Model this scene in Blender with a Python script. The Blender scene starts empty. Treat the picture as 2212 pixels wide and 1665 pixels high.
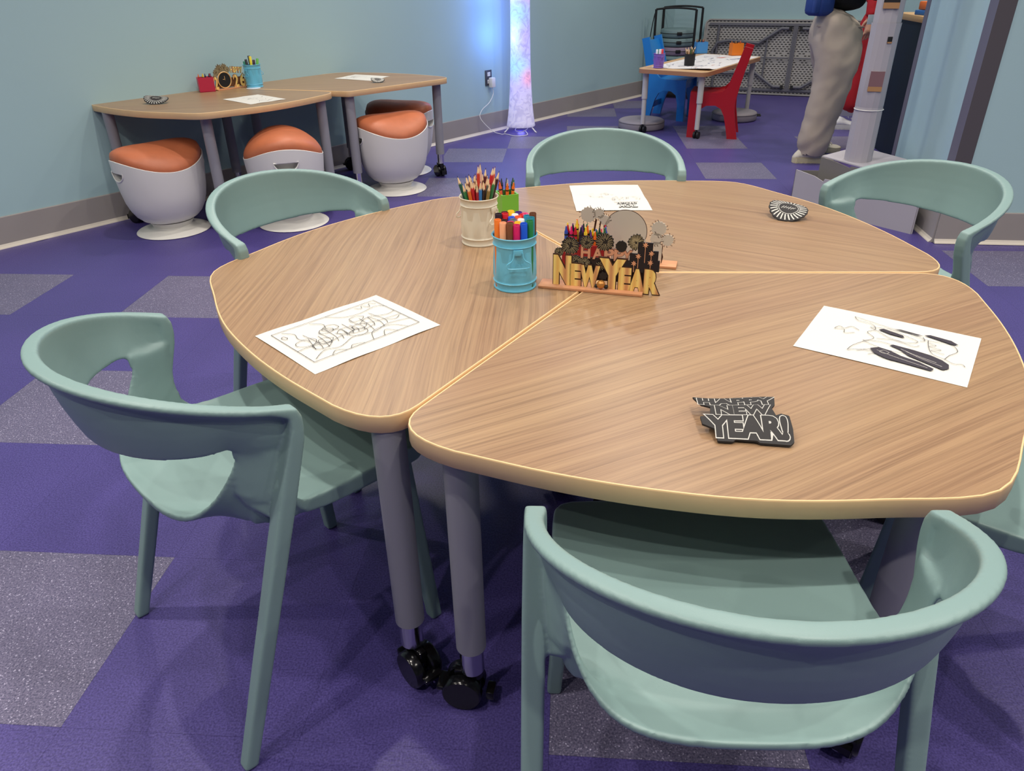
import bpy, bmesh, math, random
from mathutils import Vector, Matrix
random.seed(7)
PI = math.pi
SC = bpy.context.scene
COL = SC.collection
R = math.radians

# ------------------------------------------------------------------ camera
PITCH, ROLL, CAMH, FPX = .5173, -.0166, 1.2278, 1592.13
cam_data = bpy.data.cameras.new('camera')
cam_data.sensor_fit = 'HORIZONTAL'; cam_data.sensor_width = 36.0
cam_data.lens = 36.0 * FPX / 2212.0
cam_data.clip_start = .02; cam_data.clip_end = 60
cam = bpy.data.objects.new('camera', cam_data); COL.objects.link(cam)
_f = Vector((0, math.cos(PITCH), -math.sin(PITCH)))
_u = Vector((0, math.sin(PITCH), math.cos(PITCH))); _x = Vector((1, 0, 0))
_x2 = _x * math.cos(ROLL) + _u * math.sin(ROLL); _u2 = -_x * math.sin(ROLL) + _u * math.cos(ROLL)
M = Matrix((( _x2.x, _u2.x, -_f.x, 0), (_x2.y, _u2.y, -_f.y, 0), (_x2.z, _u2.z, -_f.z, CAMH), (0, 0, 0, 1)))
cam.matrix_world = M
SC.camera = cam

# ------------------------------------------------------------------ world, lights, exposure
w = bpy.data.worlds.new('world'); SC.world = w; w.use_nodes = True
w.node_tree.nodes['Background'].inputs[0].default_value = (.74, .78, .84, 1)
w.node_tree.nodes['Background'].inputs[1].default_value = .15
SC.view_settings.view_transform = 'Standard'; SC.view_settings.look = 'None'
SC.view_settings.exposure = -0.36; SC.view_settings.gamma = 1.0; SC.view_settings.use_curve_mapping = False

def light(name, loc, power, size, col=(1, .93, .84), aim=(0, 0, -1), spread=PI):
    l = bpy.data.lights.new(name, 'AREA'); l.shape = 'DISK'; l.size = size; l.energy = power; l.color = col; l.spread = spread
    o = bpy.data.objects.new(name, l); COL.objects.link(o); o.location = loc
    o.rotation_euler = Vector(aim).to_track_quat('-Z', 'Y').to_euler()
    return o
for _x_ in (-2.6, -.9, .8, 2.5, 4.2):
    for _y_ in (-.55, .45, 1.85, 3.4, 5.05, 6.9):
        if (_x_ + 2.632) * -.757 + (_y_ - 3.663) * .653 > -.25: continue          # beyond the left wall
        if _x_ > 2.2 and 3.3 < _y_ < 4.4: continue
        light('ceiling_spot', (_x_, _y_, 3.02), (17 if _y_ < 0 else 17 if _y_ < 1 else 21) if _y_ < 6 else 15, .07 if _y_ < 5 else .25, aim=(0, 0, -1), spread=R(150))

# ------------------------------------------------------------------ materials
def lin(c):
    out = []
    for v in c[:3]:
        v = v / 255.0
        out.append(v / 12.92 if v <= .04045 else ((v + .055) / 1.055) ** 2.4)
    return tuple(out) + (1,)
MATS = {}
def mat(name, rgb=None, rough=.5, metal=0, noise=0, nscale=40, bump=0, bscale=200, emit=None, estr=0, spec=.5, coat=0, alpha=None):
    if name in MATS: return MATS[name]
    m = bpy.data.materials.new(name); m.use_nodes = True; MATS[name] = m
    nt = m.node_tree; b = nt.nodes['Principled BSDF']
    b.inputs['Base Color'].default_value = lin(rgb); b.inputs['Roughness'].default_value = rough
    b.inputs['Metallic'].default_value = metal; b.inputs['Specular IOR Level'].default_value = spec
    b.inputs['Coat Weight'].default_value = coat
    tc = nt.nodes.new('ShaderNodeTexCoord')
    if noise:
        n = nt.nodes.new('ShaderNodeTexNoise'); n.inputs['Scale'].default_value = nscale; n.inputs['Detail'].default_value = 4
        nt.links.new(tc.outputs['Object'], n.inputs['Vector'])
        mx = nt.nodes.new('ShaderNodeMix'); mx.data_type = 'RGBA'
        c = lin(rgb)
        mx.inputs[6].default_value = tuple(x * (1 - noise) for x in c[:3]) + (1,)
        mx.inputs[7].default_value = tuple(min(1, x * (1 + noise)) for x in c[:3]) + (1,)
        nt.links.new(n.outputs['Fac'], mx.inputs[0]); nt.links.new(mx.outputs[2], b.inputs['Base Color'])
    if bump:
        n2 = nt.nodes.new('ShaderNodeTexNoise'); n2.inputs['Scale'].default_value = bscale; n2.inputs['Detail'].default_value = 2
        nt.links.new(tc.outputs['Object'], n2.inputs['Vector'])
        bp = nt.nodes.new('ShaderNodeBump'); bp.inputs['Strength'].default_value = bump; bp.inputs['Distance'].default_value = .002
        nt.links.new(n2.outputs['Fac'], bp.inputs['Height']); nt.links.new(bp.outputs[0], b.inputs['Normal'])
    if emit:
        b.inputs['Emission Color'].default_value = lin(emit); b.inputs['Emission Strength'].default_value = estr
    return m

def ramp(nt, fac, stops):
    r = nt.nodes.new('ShaderNodeValToRGB'); e = r.color_ramp.elements
    e[0].position, e[0].color = stops[0][0], lin(stops[0][1]); e[1].position, e[1].color = stops[-1][0], lin(stops[-1][1])
    for p, c in stops[1:-1]:
        k = e.new(p); k.color = lin(c)
    nt.links.new(fac, r.inputs[0]); return r

def wood_mat(name, rough=.36):
    m = bpy.data.materials.new(name); m.use_nodes = True; MATS[name] = m
    nt = m.node_tree; b = nt.nodes['Principled BSDF']
    tc = nt.nodes.new('ShaderNodeTexCoord')
    # grain runs along the object's local y axis
    warp = nt.nodes.new('ShaderNodeTexNoise'); warp.inputs['Scale'].default_value = 2.2; warp.inputs['Detail'].default_value = 2
    mpw = nt.nodes.new('ShaderNodeMapping'); mpw.inputs['Scale'].default_value = (1.4, .45, 1)
    nt.links.new(tc.outputs['Object'], mpw.inputs[0]); nt.links.new(mpw.outputs[0], warp.inputs['Vector'])
    sep = nt.nodes.new('ShaderNodeSeparateXYZ'); nt.links.new(tc.outputs['Object'], sep.inputs[0])
    ma = nt.nodes.new('ShaderNodeMath'); ma.operation = 'MULTIPLY_ADD'; ma.inputs[1].default_value = .055
    nt.links.new(warp.outputs['Fac'], ma.inputs[0]); nt.links.new(sep.outputs['X'], ma.inputs[2])
    cmb0 = nt.nodes.new('ShaderNodeCombineXYZ'); nt.links.new(ma.outputs[0], cmb0.inputs['X']); nt.links.new(sep.outputs['Y'], cmb0.inputs['Y'])
    oi = nt.nodes.new('ShaderNodeObjectInfo'); rm = nt.nodes.new('ShaderNodeMath'); rm.operation = 'MULTIPLY'; rm.inputs[1].default_value = 9
    nt.links.new(oi.outputs['Random'], rm.inputs[0])
    cmb = nt.nodes.new('ShaderNodeVectorMath'); cmb.operation = 'ADD'; nt.links.new(cmb0.outputs[0], cmb.inputs[0]); nt.links.new(rm.outputs[0], cmb.inputs[1])
    def layer(sx, sy, det, seed):
        mp = nt.nodes.new('ShaderNodeMapping'); mp.inputs['Scale'].default_value = (sx, sy, 1); mp.inputs['Location'].default_value = (seed, seed * 1.7, 0)
        nt.links.new(cmb.outputs[0], mp.inputs[0])
        n = nt.nodes.new('ShaderNodeTexNoise'); n.inputs['Scale'].default_value = 1; n.inputs['Detail'].default_value = det; n.inputs['Roughness'].default_value = .6
        nt.links.new(mp.outputs[0], n.inputs['Vector']); return n.outputs['Fac']
    a = layer(52, .9, 4, 3.1); c = layer(210, 2.0, 6, 9.7); d = layer(520, 7, 3, 1.3); bb = layer(6, .5, 2, 5.5)
    r1 = ramp(nt, a, [(.3, (128, 99, 74)), (.46, (152, 121, 91)), (.6, (164, 133, 100)), (.72, (174, 144, 108))])
    r2 = ramp(nt, c, [(.34, (88, 66, 50)), (.46, (144, 115, 87)), (.62, (178, 148, 112))])
    r3 = ramp(nt, d, [(.33, (94, 71, 52)), (.55, (170, 136, 101))])
    r4 = ramp(nt, bb, [(.35, (148, 107, 82)), (.6, (168, 136, 98))])
    def mix(x, y, f):
        mx = nt.nodes.new('ShaderNodeMix'); mx.data_type = 'RGBA'; mx.inputs[0].default_value = f
        nt.links.new(x, mx.inputs[6]); nt.links.new(y, mx.inputs[7]); return mx.outputs[2]
    o = mix(mix(mix(r1.outputs[0], r2.outputs[0], .48), r3.outputs[0], .24), r4.outputs[0], .18)
    nt.links.new(o, b.inputs['Base Color'])
    b.inputs['Roughness'].default_value = rough
    bp = nt.nodes.new('ShaderNodeBump'); bp.inputs['Strength'].default_value = .12; bp.inputs['Distance'].default_value = .0006
    nt.links.new(d, bp.inputs['Height']); nt.links.new(bp.outputs[0], b.inputs['Normal'])
    return m
WOOD = wood_mat('walnut_laminate')

def vinyl(name, c0, c1, spark, bump):
    m = bpy.data.materials.new(name); m.use_nodes = True; MATS[name] = m
    nt = m.node_tree; b = nt.nodes['Principled BSDF']
    geo = nt.nodes.new('ShaderNodeNewGeometry')
    def noise(s, d=2):
        n = nt.nodes.new('ShaderNodeTexNoise'); n.inputs['Scale'].default_value = s; n.inputs['Detail'].default_value = d
        nt.links.new(geo.outputs['Position'], n.inputs['Vector']); return n.outputs['Fac']
    f = noise(260, 2); g = noise(2.0, 3)
    r = ramp(nt, f, [(.34, c0), (.66, c1)])
    mx = nt.nodes.new('ShaderNodeMix'); mx.data_type = 'RGBA'; mx.blend_type = 'MULTIPLY'; mx.inputs[0].default_value = .35
    r2 = ramp(nt, g, [(.35, (205, 205, 215)), (.65, (255, 250, 255))])
    nt.links.new(r.outputs[0], mx.inputs[6]); nt.links.new(r2.outputs[0], mx.inputs[7])
    out = mx.outputs[2]
    if spark:
        v = nt.nodes.new('ShaderNodeTexVoronoi'); v.inputs['Scale'].default_value = 420; nt.links.new(geo.outputs['Position'], v.inputs['Vector'])
        r3 = ramp(nt, v.outputs['Color'], [(.80, (0, 0, 0)), (.95, (210, 205, 225))])
        ad = nt.nodes.new('ShaderNodeMix'); ad.data_type = 'RGBA'; ad.blend_type = 'ADD'; ad.inputs[0].default_value = .6
        nt.links.new(out, ad.inputs[6]); nt.links.new(r3.outputs[0], ad.inputs[7]); out = ad.outputs[2]
    nt.links.new(out, b.inputs['Base Color'])
    b.inputs['Roughness'].default_value = .42 if not spark else .48
    h = noise(110, 1)
    bp = nt.nodes.new('ShaderNodeBump'); bp.inputs['Strength'].default_value = bump; bp.inputs['Distance'].default_value = .0015
    nt.links.new(h, bp.inputs['Height']); nt.links.new(bp.outputs[0], b.inputs['Normal'])
    return m
PURPLE = vinyl('purple_vinyl', (62, 52, 113), (92, 82, 150), False, .35)
SPARK = vinyl('speckled_vinyl', (78, 76, 104), (128, 122, 148), True, .3)

SAGE = mat('sage_plastic', (130, 157, 154), .42, bump=.08, bscale=900)
BAND = mat('maple_edge', (234, 197, 146), .45, noise=.06, nscale=30)
BANDTOP = mat('maple_edge_top', (240, 204, 150), .4)
GREYLEG = mat('grey_powdercoat', (142, 142, 150), .5)
CHROME = mat('chrome', (215, 215, 220), .14, metal=1)
BLACK = mat('black_plastic', (14, 14, 16), .18)
BLACKM = mat('black_matte', (18, 18, 20), .6)
PAPER = mat('paper', (218, 215, 206), .75)
INK = mat('ink', (40, 40, 44), .7)
DARKINK = mat('dark_print', (52, 46, 56), .6)
WALLM = mat('wall_teal', (168, 199, 203), .75, noise=.03, nscale=1.5, bump=.05, bscale=300)
WALLB = mat('wall_blue', (166, 196, 204), .7, noise=.03, nscale=1.5)
BASEM = mat('cove_base', (158, 152, 148), .5, noise=.04, nscale=8)
BASEL = mat('cove_toe', (214, 206, 192), .5)
WHITEP = mat('white_plastic', (228, 227, 222), .38)
ORANGE = mat('orange_leather', (198, 114, 76), .45, noise=.18, nscale=14, bump=.25, bscale=350)

# ------------------------------------------------------------------ mesh helpers
def finish(bm, angle=38):
    bmesh.ops.recalc_face_normals(bm, faces=bm.faces[:])
    for f in bm.faces: f.smooth = True
    a = R(angle)
    for e in bm.edges:
        e.smooth = not (len(e.link_faces) == 2 and e.calc_face_angle(0) > a)
def obj(name, bm, m, parent=None, label=None, angle=38, recalc=True):
    if recalc: finish(bm, angle)
    me = bpy.data.meshes.new(name); bm.to_mesh(me); bm.free()
    for mm in (m if isinstance(m, (list, tuple)) else [m]): me.materials.append(mm)
    o = bpy.data.objects.new(name, me); COL.objects.link(o)
    if parent: o.parent = parent
    if label: o['label'] = label
    return o
def thing(name, label, cat, loc=(0, 0, 0), rz=0, group=None):
    o = bpy.data.objects.new(name, None); o.empty_display_size = .05; COL.objects.link(o)
    o.location = loc; o.rotation_euler = (0, 0, rz); o['label'] = label; o['category'] = cat
    if group: o['group'] = group
    return o
def tag(o, label, cat, group=None):
    o['label'] = label; o['category'] = cat
    if group: o['group'] = group
    return o
def struct(o): o['kind'] = 'structure'; return o
def copy_tree(o, parent=None):
    c = o.copy(); COL.objects.link(c); c.parent = parent
    for ch in list(o.children): copy_tree(ch, c)
    return c
def box(bm, c, s, rz=0, bev=0, mi=0, rot=None):
    g = bmesh.ops.create_cube(bm, size=1)['verts']
    mt = Matrix.Translation(c) @ (rot.to_4x4() if rot else Matrix.Rotation(rz, 4, 'Z')) @ Matrix.Diagonal((s[0], s[1], s[2], 1))
    for v in g: v.co = mt @ v.co
    fs = set(f for v in g for f in v.link_faces)
    for f in fs: f.material_index = mi
    if bev:
        es = list(set(e for f in fs for e in f.edges))
        bmesh.ops.bevel(bm, geom=es, offset=bev, segments=2, affect='EDGES', profile=.5)
def lathe(bm, prof, n=32, c=(0, 0, 0), sx=1, sy=1, mi=0):
    rings = []
    for r, z in prof:
        if r < 1e-5: rings.append([bm.verts.new((c[0], c[1], c[2] + z))])
        else: rings.append([bm.verts.new((c[0] + r * sx * math.cos(2 * PI * k / n), c[1] + r * sy * math.sin(2 * PI * k / n), c[2] + z)) for k in range(n)])
    for a, b in zip(rings, rings[1:]):
        for k in range(n):
            k2 = (k + 1) % n
            q = [a[k % len(a)], a[k2 % len(a)], b[k2 % len(b)], b[k % len(b)]]
            u = []
            for v in q:
                if v not in u: u.append(v)
            if len(u) > 2:
                f = bm.faces.new(u); f.material_index = mi
def cyl(bm, p, q, r, r2=None, n=16, cap=True, mi=0):
    p = Vector(p); q = Vector(q); r2 = r if r2 is None else r2
    d = (q - p).normalized(); a = d.orthogonal().normalized(); b = d.cross(a)
    A = [bm.verts.new(p + (a * math.cos(2 * PI * k / n) + b * math.sin(2 * PI * k / n)) * r) for k in range(n)]
    B = [bm.verts.new(q + (a * math.cos(2 * PI * k / n) + b * math.sin(2 * PI * k / n)) * r2) for k in range(n)] if r2 > 1e-6 else None
    if B:
        for k in range(n):
            f = bm.faces.new((A[k], A[(k + 1) % n], B[(k + 1) % n], B[k])); f.material_index = mi
        if cap: bm.faces.new(B).material_index = mi
    else:
        t = bm.verts.new(q)
        for k in range(n): bm.faces.new((A[k], A[(k + 1) % n], t)).material_index = mi
    if cap: bm.faces.new(A[::-1]).material_index = mi
def loft(bm, rings, closed=True, caps=True, mi=0):
    V = [[bm.verts.new(p) for p in r] for r in rings]
    n = len(V[0])
    for a, b in zip(V, V[1:]):
        for k in range(n if closed else n - 1):
            k2 = (k + 1) % n
            try: bm.faces.new((a[k], a[k2], b[k2], b[k])).material_index = mi
            except ValueError: pass
    if caps and closed:
        bm.faces.new(V[0][::-1]).material_index = mi; bm.faces.new(V[-1]).material_index = mi
    return V
def tube(bm, pts, r, n=8, closed=False, mi=0):
    pts = [Vector(p) for p in pts]; N = len(pts); rings = []
    up = None
    for i in range(N):
        if closed: d = pts[(i + 1) % N] - pts[i - 1]
        else: d = pts[min(i + 1, N - 1)] - pts[max(i - 1, 0)]
        d.normalize()
        if up is None: up = d.orthogonal().normalized()
        up = (up - d * up.dot(d)).normalized(); s = d.cross(up)
        rr = r[i] if isinstance(r, (list, tuple)) else r
        rings.append([pts[i] + (up * math.cos(2 * PI * k / n) + s * math.sin(2 * PI * k / n)) * rr for k in range(n)])
    if closed: rings.append(rings[0])
    loft(bm, rings, True, not closed, mi)
    if closed: bmesh.ops.remove_doubles(bm, verts=bm.verts[:], dist=1e-6)
def prism(bm, poly, z0, z1, mi=0, tf=None):
    n = len(poly); tf = tf or (lambda x, y, z: (x, y, z))
    A = [bm.verts.new(tf(p[0], p[1], z0)) for p in poly]; B = [bm.verts.new(tf(p[0], p[1], z1)) for p in poly]
    for k in range(n): bm.faces.new((A[k], A[(k + 1) % n], B[(k + 1) % n], B[k])).material_index = mi
    bm.faces.new(B).material_index = mi; bm.faces.new(A[::-1]).material_index = mi
def smooth_path(P, n=6):
    P = [Vector(p) for p in P]; out = []
    for i in range(len(P) - 1):
        p0 = P[max(i - 1, 0)]; p1 = P[i]; p2 = P[i + 1]; p3 = P[min(i + 2, len(P) - 1)]
        for k in range(n):
            t = k / n
            out.append(.5 * ((2 * p1) + (p2 - p0) * t + (2 * p0 - 5 * p1 + 4 * p2 - p3) * t * t + (-p0 + 3 * p1 - 3 * p2 + p3) * t ** 3))
    out.append(P[-1]); return out
def bez(P, t):
    P = [Vector(p) for p in P]
    return (1 - t) ** 3 * P[0] + 3 * (1 - t) ** 2 * t * P[1] + 3 * (1 - t) * t * t * P[2] + t ** 3 * P[3]
def text_bm(s, size=1, off=0, ext=0, sx=1, align='LEFT', res=3, spacing=1.0):
    cu = bpy.data.curves.new('t', 'FONT'); cu.body = s; cu.size = size; cu.offset = off; cu.extrude = ext; cu.resolution_u = res; cu.align_x = align
    cu.space_character = spacing
    o = bpy.data.objects.new('t', cu); COL.objects.link(o)
    bpy.context.view_layer.update()
    me = bpy.data.meshes.new_from_object(o.evaluated_get(bpy.context.evaluated_depsgraph_get()))
    bm = bmesh.new(); bm.from_mesh(me)
    for v in bm.verts: v.co.x *= sx
    bpy.data.objects.remove(o); bpy.data.curves.remove(cu); bpy.data.meshes.remove(me)
    return bm
def merge(bm, other, tf, mi=0):
    vm = {}
    for v in other.verts: vm[v] = bm.verts.new(tf(v.co))
    for f in other.faces:
        try: bm.faces.new([vm[v] for v in f.verts]).material_index = mi
        except ValueError: pass
    other.free()
def ribbon(bm, pts, wd, z, mi=0):
    # flat printed line in the xy plane
    for a, b in zip(pts, pts[1:]):
        d = Vector((b[0] - a[0], b[1] - a[1])); L = d.length
        if L < 1e-6: continue
        d /= L; n = Vector((-d.y, d.x)) * wd / 2; e = d * wd * .3
        vs = [bm.verts.new((p.x, p.y, z)) for p in (Vector(a[:2]) - n - e, Vector(b[:2]) - n + e, Vector(b[:2]) + n + e, Vector(a[:2]) + n - e)]
        bm.faces.new(vs).material_index = mi
def flatpoly(bm, pts, z, mi=0):
    f = bm.faces.new([bm.verts.new((p[0], p[1], z)) for p in pts]); f.material_index = mi

# ================================================================== THE SETTING
WD = Vector((.653, .757, 0))                     # left wall direction
W0 = Vector((-2.632, 3.663, 0))
WN = Vector((-.757, .653, 0))                    # away from the room
def wallbox(bm, a, b, z0, z1, th, side=1, bev=0):
    a = Vector(a); b = Vector(b); d = (b - a).normalized(); n = Vector((-d.y, d.x, 0)) * side * th
    prism(bm, [(a.x, a.y), (b.x, b.y), (b.x + n.x, b.y + n.y), (a.x + n.x, a.y + n.y)], z0, z1)
CEIL = 3.2
LW_A = W0 - WD * 6.5; CORNER = Vector((1.83, 8.79, 0))
LW_A = W0 - WD * 6.5; CORNER = W0 + WD * 6.80
FARD = Vector((.924, -.383, 0)); FAR_B = CORNER + FARD * 5.2
RC = Vector((2.111, 3.533, 0)); RC2 = Vector((2.216, 4.34, 0)); RW_B = RC + Vector((.9932, -.1165, 0)) * 4.5
bm = bmesh.new(); wallbox(bm, LW_A, CORNER, 0, CEIL, .12, 1); struct(obj('wall_left', bm, WALLM))
bm = bmesh.new(); wallbox(bm, CORNER, FAR_B, 0, CEIL, .12, 1); struct(obj('wall_far', bm, WALLM))
# right wall: a thick partition ending in a return face
bm = bmesh.new()
rb = RC2 + Vector((.9932, -.1165, 0)) * 4.5
prism(bm, [(RC.x, RC.y), (RW_B.x, RW_B.y), (rb.x, rb.y), (RC2.x, RC2.y)], 0, CEIL)
for f in bm.faces:
    n = f.normal; f.normal_update()
    c = f.calc_center_median()
    if abs((c - Vector(((RC.x + RC2.x) / 2, (RC.y + RC2.y) / 2, CEIL / 2))).length) < .05: f.material_index = 1
struct(obj('wall_right', bm, [WALLM, WALLB]))
bm = bmesh.new(); box(bm, (0, 3, CEIL + .05), (15, 17, .1)); struct(obj('ceiling', bm, mat('ceiling_white', (206, 206, 204), .8)))

# cove base with a pale toe
def baseboard(name, a, b, side=-1, h=.155):
    bm = bmesh.new(); a = Vector(a); b = Vector(b); d = (b - a).normalized(); n = Vector((-d.y, d.x, 0)) * side
    prof = [(0, 0), (.022, 0), (.020, .004), (.012, .010), (.007, .02), (.006, h - .004), (.004, h), (0, h)]
    V = loft(bm, [[p + n * (o + .0005) + Vector((0, 0, z)) for o, z in prof] for p in (a, b)], True, True)
    for f in bm.faces:
        if f.calc_center_median().z < .016 and len(f.verts) == 4: f.material_index = 1
    return struct(obj(name, bm, [BASEM, BASEL], angle=25))
baseboard('baseboard_left', LW_A, CORNER)
baseboard('baseboard_far', CORNER, FAR_B)
baseboard('baseboard_right', RC, RW_B)
baseboard('baseboard_right', RC2, RC)
# metal corner guards at both ends of the return face
GUARD = mat('corner_guard', (118, 116, 130), .45, metal=.3); GUARD2 = mat('corner_guard_dark', (84, 80, 84), .5)
def guard(name, c, d1, d2, m1, m2, w1=.058, w2=.05):
    o = None
    c = Vector(c); d1 = Vector(d1).normalized(); d2 = Vector(d2).normalized()
    out = (-(d1 + d2)).normalized() * .004
    bm = bmesh.new()
    pts = [c + out, c + out + d1 * w1, c + d1 * w1 - out * .1, c - out * .2, c + d2 * w2 - out * .1, c + out + d2 * w2]
    prism(bm, [(p.x, p.y) for p in (pts[0], pts[1], pts[2], pts[3])], .156, CEIL, 0)
    prism(bm, [(p.x, p.y) for p in (pts[3], pts[4], pts[5], pts[0])], .156, CEIL, 1)
    return struct(obj(name, bm, [m1, m2], angle=20))
guard('trim_1', RC, RC2 - RC, (.9932, -.1165, 0), GUARD, GUARD2, .085, .075)
guard('trim_2', RC2, RC - RC2, (.9932, -.1165, 0), GUARD, GUARD, .05, .05)

# floor: purple slab carrying square vinyl tiles, some of them speckled
bm = bmesh.new(); box(bm, (0, 3, -.052), (15, 17, .1)); FLOOR = struct(obj('floor', bm, PURPLE))
PT = .457; TH = R(-4.5)
ce, se = math.cos(TH), math.sin(TH)
ORG = Vector((-1.66, 2.33, 0))                   # a tile corner
def tile_pos(i, j):                              # lower-left corner of tile i, j
    return ORG + Vector((ce, se, 0)) * (i * PT) + Vector((-se, ce, 0)) * (j * PT)
def tile_index(x, y):
    d = Vector((x, y, 0)) - ORG
    return math.floor((d.x * ce + d.y * se) / PT), math.floor((-d.x * se + d.y * ce) / PT)
light_c = [(-2.27, 3.05), (-1.36, 3.0), (-1.46, 2.1), (-1.07, 1.18), (-.24, 5.5), (.12, 5.93), (.72, 6.68), (1.53, 5.77), (2.42, 6.1), (2.25, 3.15), (.10, 1.05), (.87, 1.28),
           (-.40, 4.6), (1.35, 4.9), (.3, 3.2), (1.75, 6.5), (2.95, 7.4), (1.2, 8.05), (3.6, 5.9), (-2.9, 1.9), (.6, 7.5)]
lights = {tile_index(*c) for c in light_c}
bmt = bmesh.new(); g = .0004
box(bmt, (PT / 2, PT / 2, -.0012), (PT - g, PT - g, .0024)); finish(bmt)
me_p = bpy.data.meshes.new('floor_tile'); bmt.to_mesh(me_p); bmt.free(); me_s = me_p.copy()
me_p.materials.append(PURPLE); me_s.materials.append(SPARK)
def in_view(p):
    q = M.inverted() @ p
    if q.z > -.1: return False
    x = 1106 - FPX * q.x / q.z; y = 832.5 + FPX * q.y / q.z
    return -120 < x < 2332 and -60 < y < 1785
cand = []
for j in range(-6, 16):
    for i in range(-8, 16):
        p = tile_pos(i, j); c = p + Vector((ce, se, 0)) * PT / 2 + Vector((-se, ce, 0)) * PT / 2
        if (c - W0).dot(WN) > .1 or (c - CORNER).dot(Vector((.383, .924, 0))) > .1: continue
        if c.x > 2.15 and c.y < 4.3 and (c - RC).dot(Vector((.1165, .9932, 0))) > .1: continue
        if any(in_view(c + Vector((a * .4, b * .4, 0))) for a in (-1, 0, 1) for b in (-1, 0, 1)): cand.append((c.length, i, j))
cand.sort()
for _, i, j in cand[:290]:
    o = bpy.data.objects.new('floor_tile', me_s if (i, j) in lights else me_p); COL.objects.link(o)
    o.parent = FLOOR; o.location = tile_pos(i, j); o.rotation_euler = (0, 0, TH)

# outlet on the left wall
def on_wall(x0y0, z):
    return Vector((x0y0[0], x0y0[1], z))
fp = Vector((-.13, 6.515, 0)); fp = W0 + WD * ((fp - W0).dot(WD))
wa = math.atan2(WD.y, WD.x)
ot = thing('wall_outlet', 'dark duplex wall outlet with white sockets beside the glowing column lamp', 'outlet', (fp.x, fp.y, .43), wa)
bm = bmesh.new(); box(bm, (0, -.004, 0), (.075, .008, .118), bev=.002); obj('cover_plate', bm, mat('outlet_plate', (70, 72, 82), .5), ot)
for dz in (.028, -.028):
    bm = bmesh.new(); box(bm, (0, -.0095, dz), (.034, .003, .03), bev=.001); s = obj('socket', bm, WHITEP, ot)
    bm = bmesh.new()
    for dx in (-.007, .007): box(bm, (dx, -.0112, dz + .003), (.002, .001, .008))
    obj('slot', bm, BLACKM, s)

# ================================================================== TABLES
QP = (.9125, .8657, .8310, .7992, .7771, .7670, .7698)
def outline():
    q = QP
    ang = [R(a) for a in (-20, -10, 0, 10, 20, 30, 40, 51)]
    rr = [q[2], q[1], q[0], q[1], q[2], q[3], q[4], q[5]]
    P = [Vector((r * math.cos(a), r * math.sin(a))) for a, r in zip(ang, rr)]
    up = []
    for i in range(2, 7):
        p0, p1, p2 = P[i - 1], P[i], P[i + 1]; p3 = P[i + 2] if i + 2 < 8 else 2 * p2 - p1
        for k in range(5):
            t = k / 5
            up.append(.5 * ((2 * p1) + (-p0 + p2) * t + (2 * p0 - 5 * p1 + 4 * p2 - p3) * t * t + (-p0 + 3 * p1 - 3 * p2 + p3) * t ** 3))
    e = P[7]; up.append(e)
    u = Vector((.5, 3 ** .5 / 2)); C = u * q[6]; S = u * (q[6] - .085)
    for k in range(1, 9):
        t = k / 8; up.append((1 - t) ** 2 * e + 2 * t * (1 - t) * C + t * t * S)
    up += [u * .03, u * .008]
    lo = [Vector((a.x, -a.y)) for a in up[1:]][::-1]
    return lo + up
OUT = outline()
def inset(P, d):
    n = len(P); o = []
    for i in range(n):
        a = P[i - 1]; b = P[i]; c = P[(i + 1) % n]
        t1 = (b - a).normalized(); t2 = (c - b).normalized()
        n1 = Vector((-t1.y, t1.x)); n2 = Vector((-t2.y, t2.x)); m = (n1 + n2)
        m = m / max(m.length, 1e-6); k = d / max(.5, m.dot(n1)); o.append(b + m * k)
    return o
TZ = .62
def caster_parts(parent, x, y, yaw, lock=True, ztube=.135, chrome=True):
    rt = Matrix.Rotation(yaw, 4, 'Z')
    def T(v): return rt @ Vector(v) + Vector((x, y, 0))
    if chrome:
        bm = bmesh.new(); cyl(bm, (x, y, .088), (x, y, ztube + .02), .0225, n=24); obj('inner_tube', bm, CHROME, parent)
    bm = bmesh.new(); rw = .038
    for s in (-1, 1):
        a = T((-.018, s * .008, rw)); b = T((-.018, s * .030, rw))
        pr = [(0, 0), (rw - .003, 0), (rw, .003), (rw, .018), (rw - .003, .022), (0, .022)]
        d = (b - a).normalized(); ax = d.to_track_quat('Z', 'Y').to_matrix().to_4x4()
        tmp = bmesh.new(); lathe(tmp, pr, 28)
        merge(bm, tmp, lambda v: a + (ax @ v))
    obj('caster', bm, BLACK, parent)
    bm = bmesh.new()
    box(bm, T((-.010, 0, .058)), (.05, .016, .05), rz=yaw, bev=.004); cyl(bm, T((.006, 0, .07)), T((.006, 0, .094)), .014)
    if lock: box(bm, T((-.058, 0, .040)), (.022, .04, .010), rz=yaw, bev=.003); box(bm, T((.034, 0, .030)), (.016, .03, .02), rz=yaw, bev=.003)
    obj('caster_housing', bm, BLACK, parent)
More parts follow.
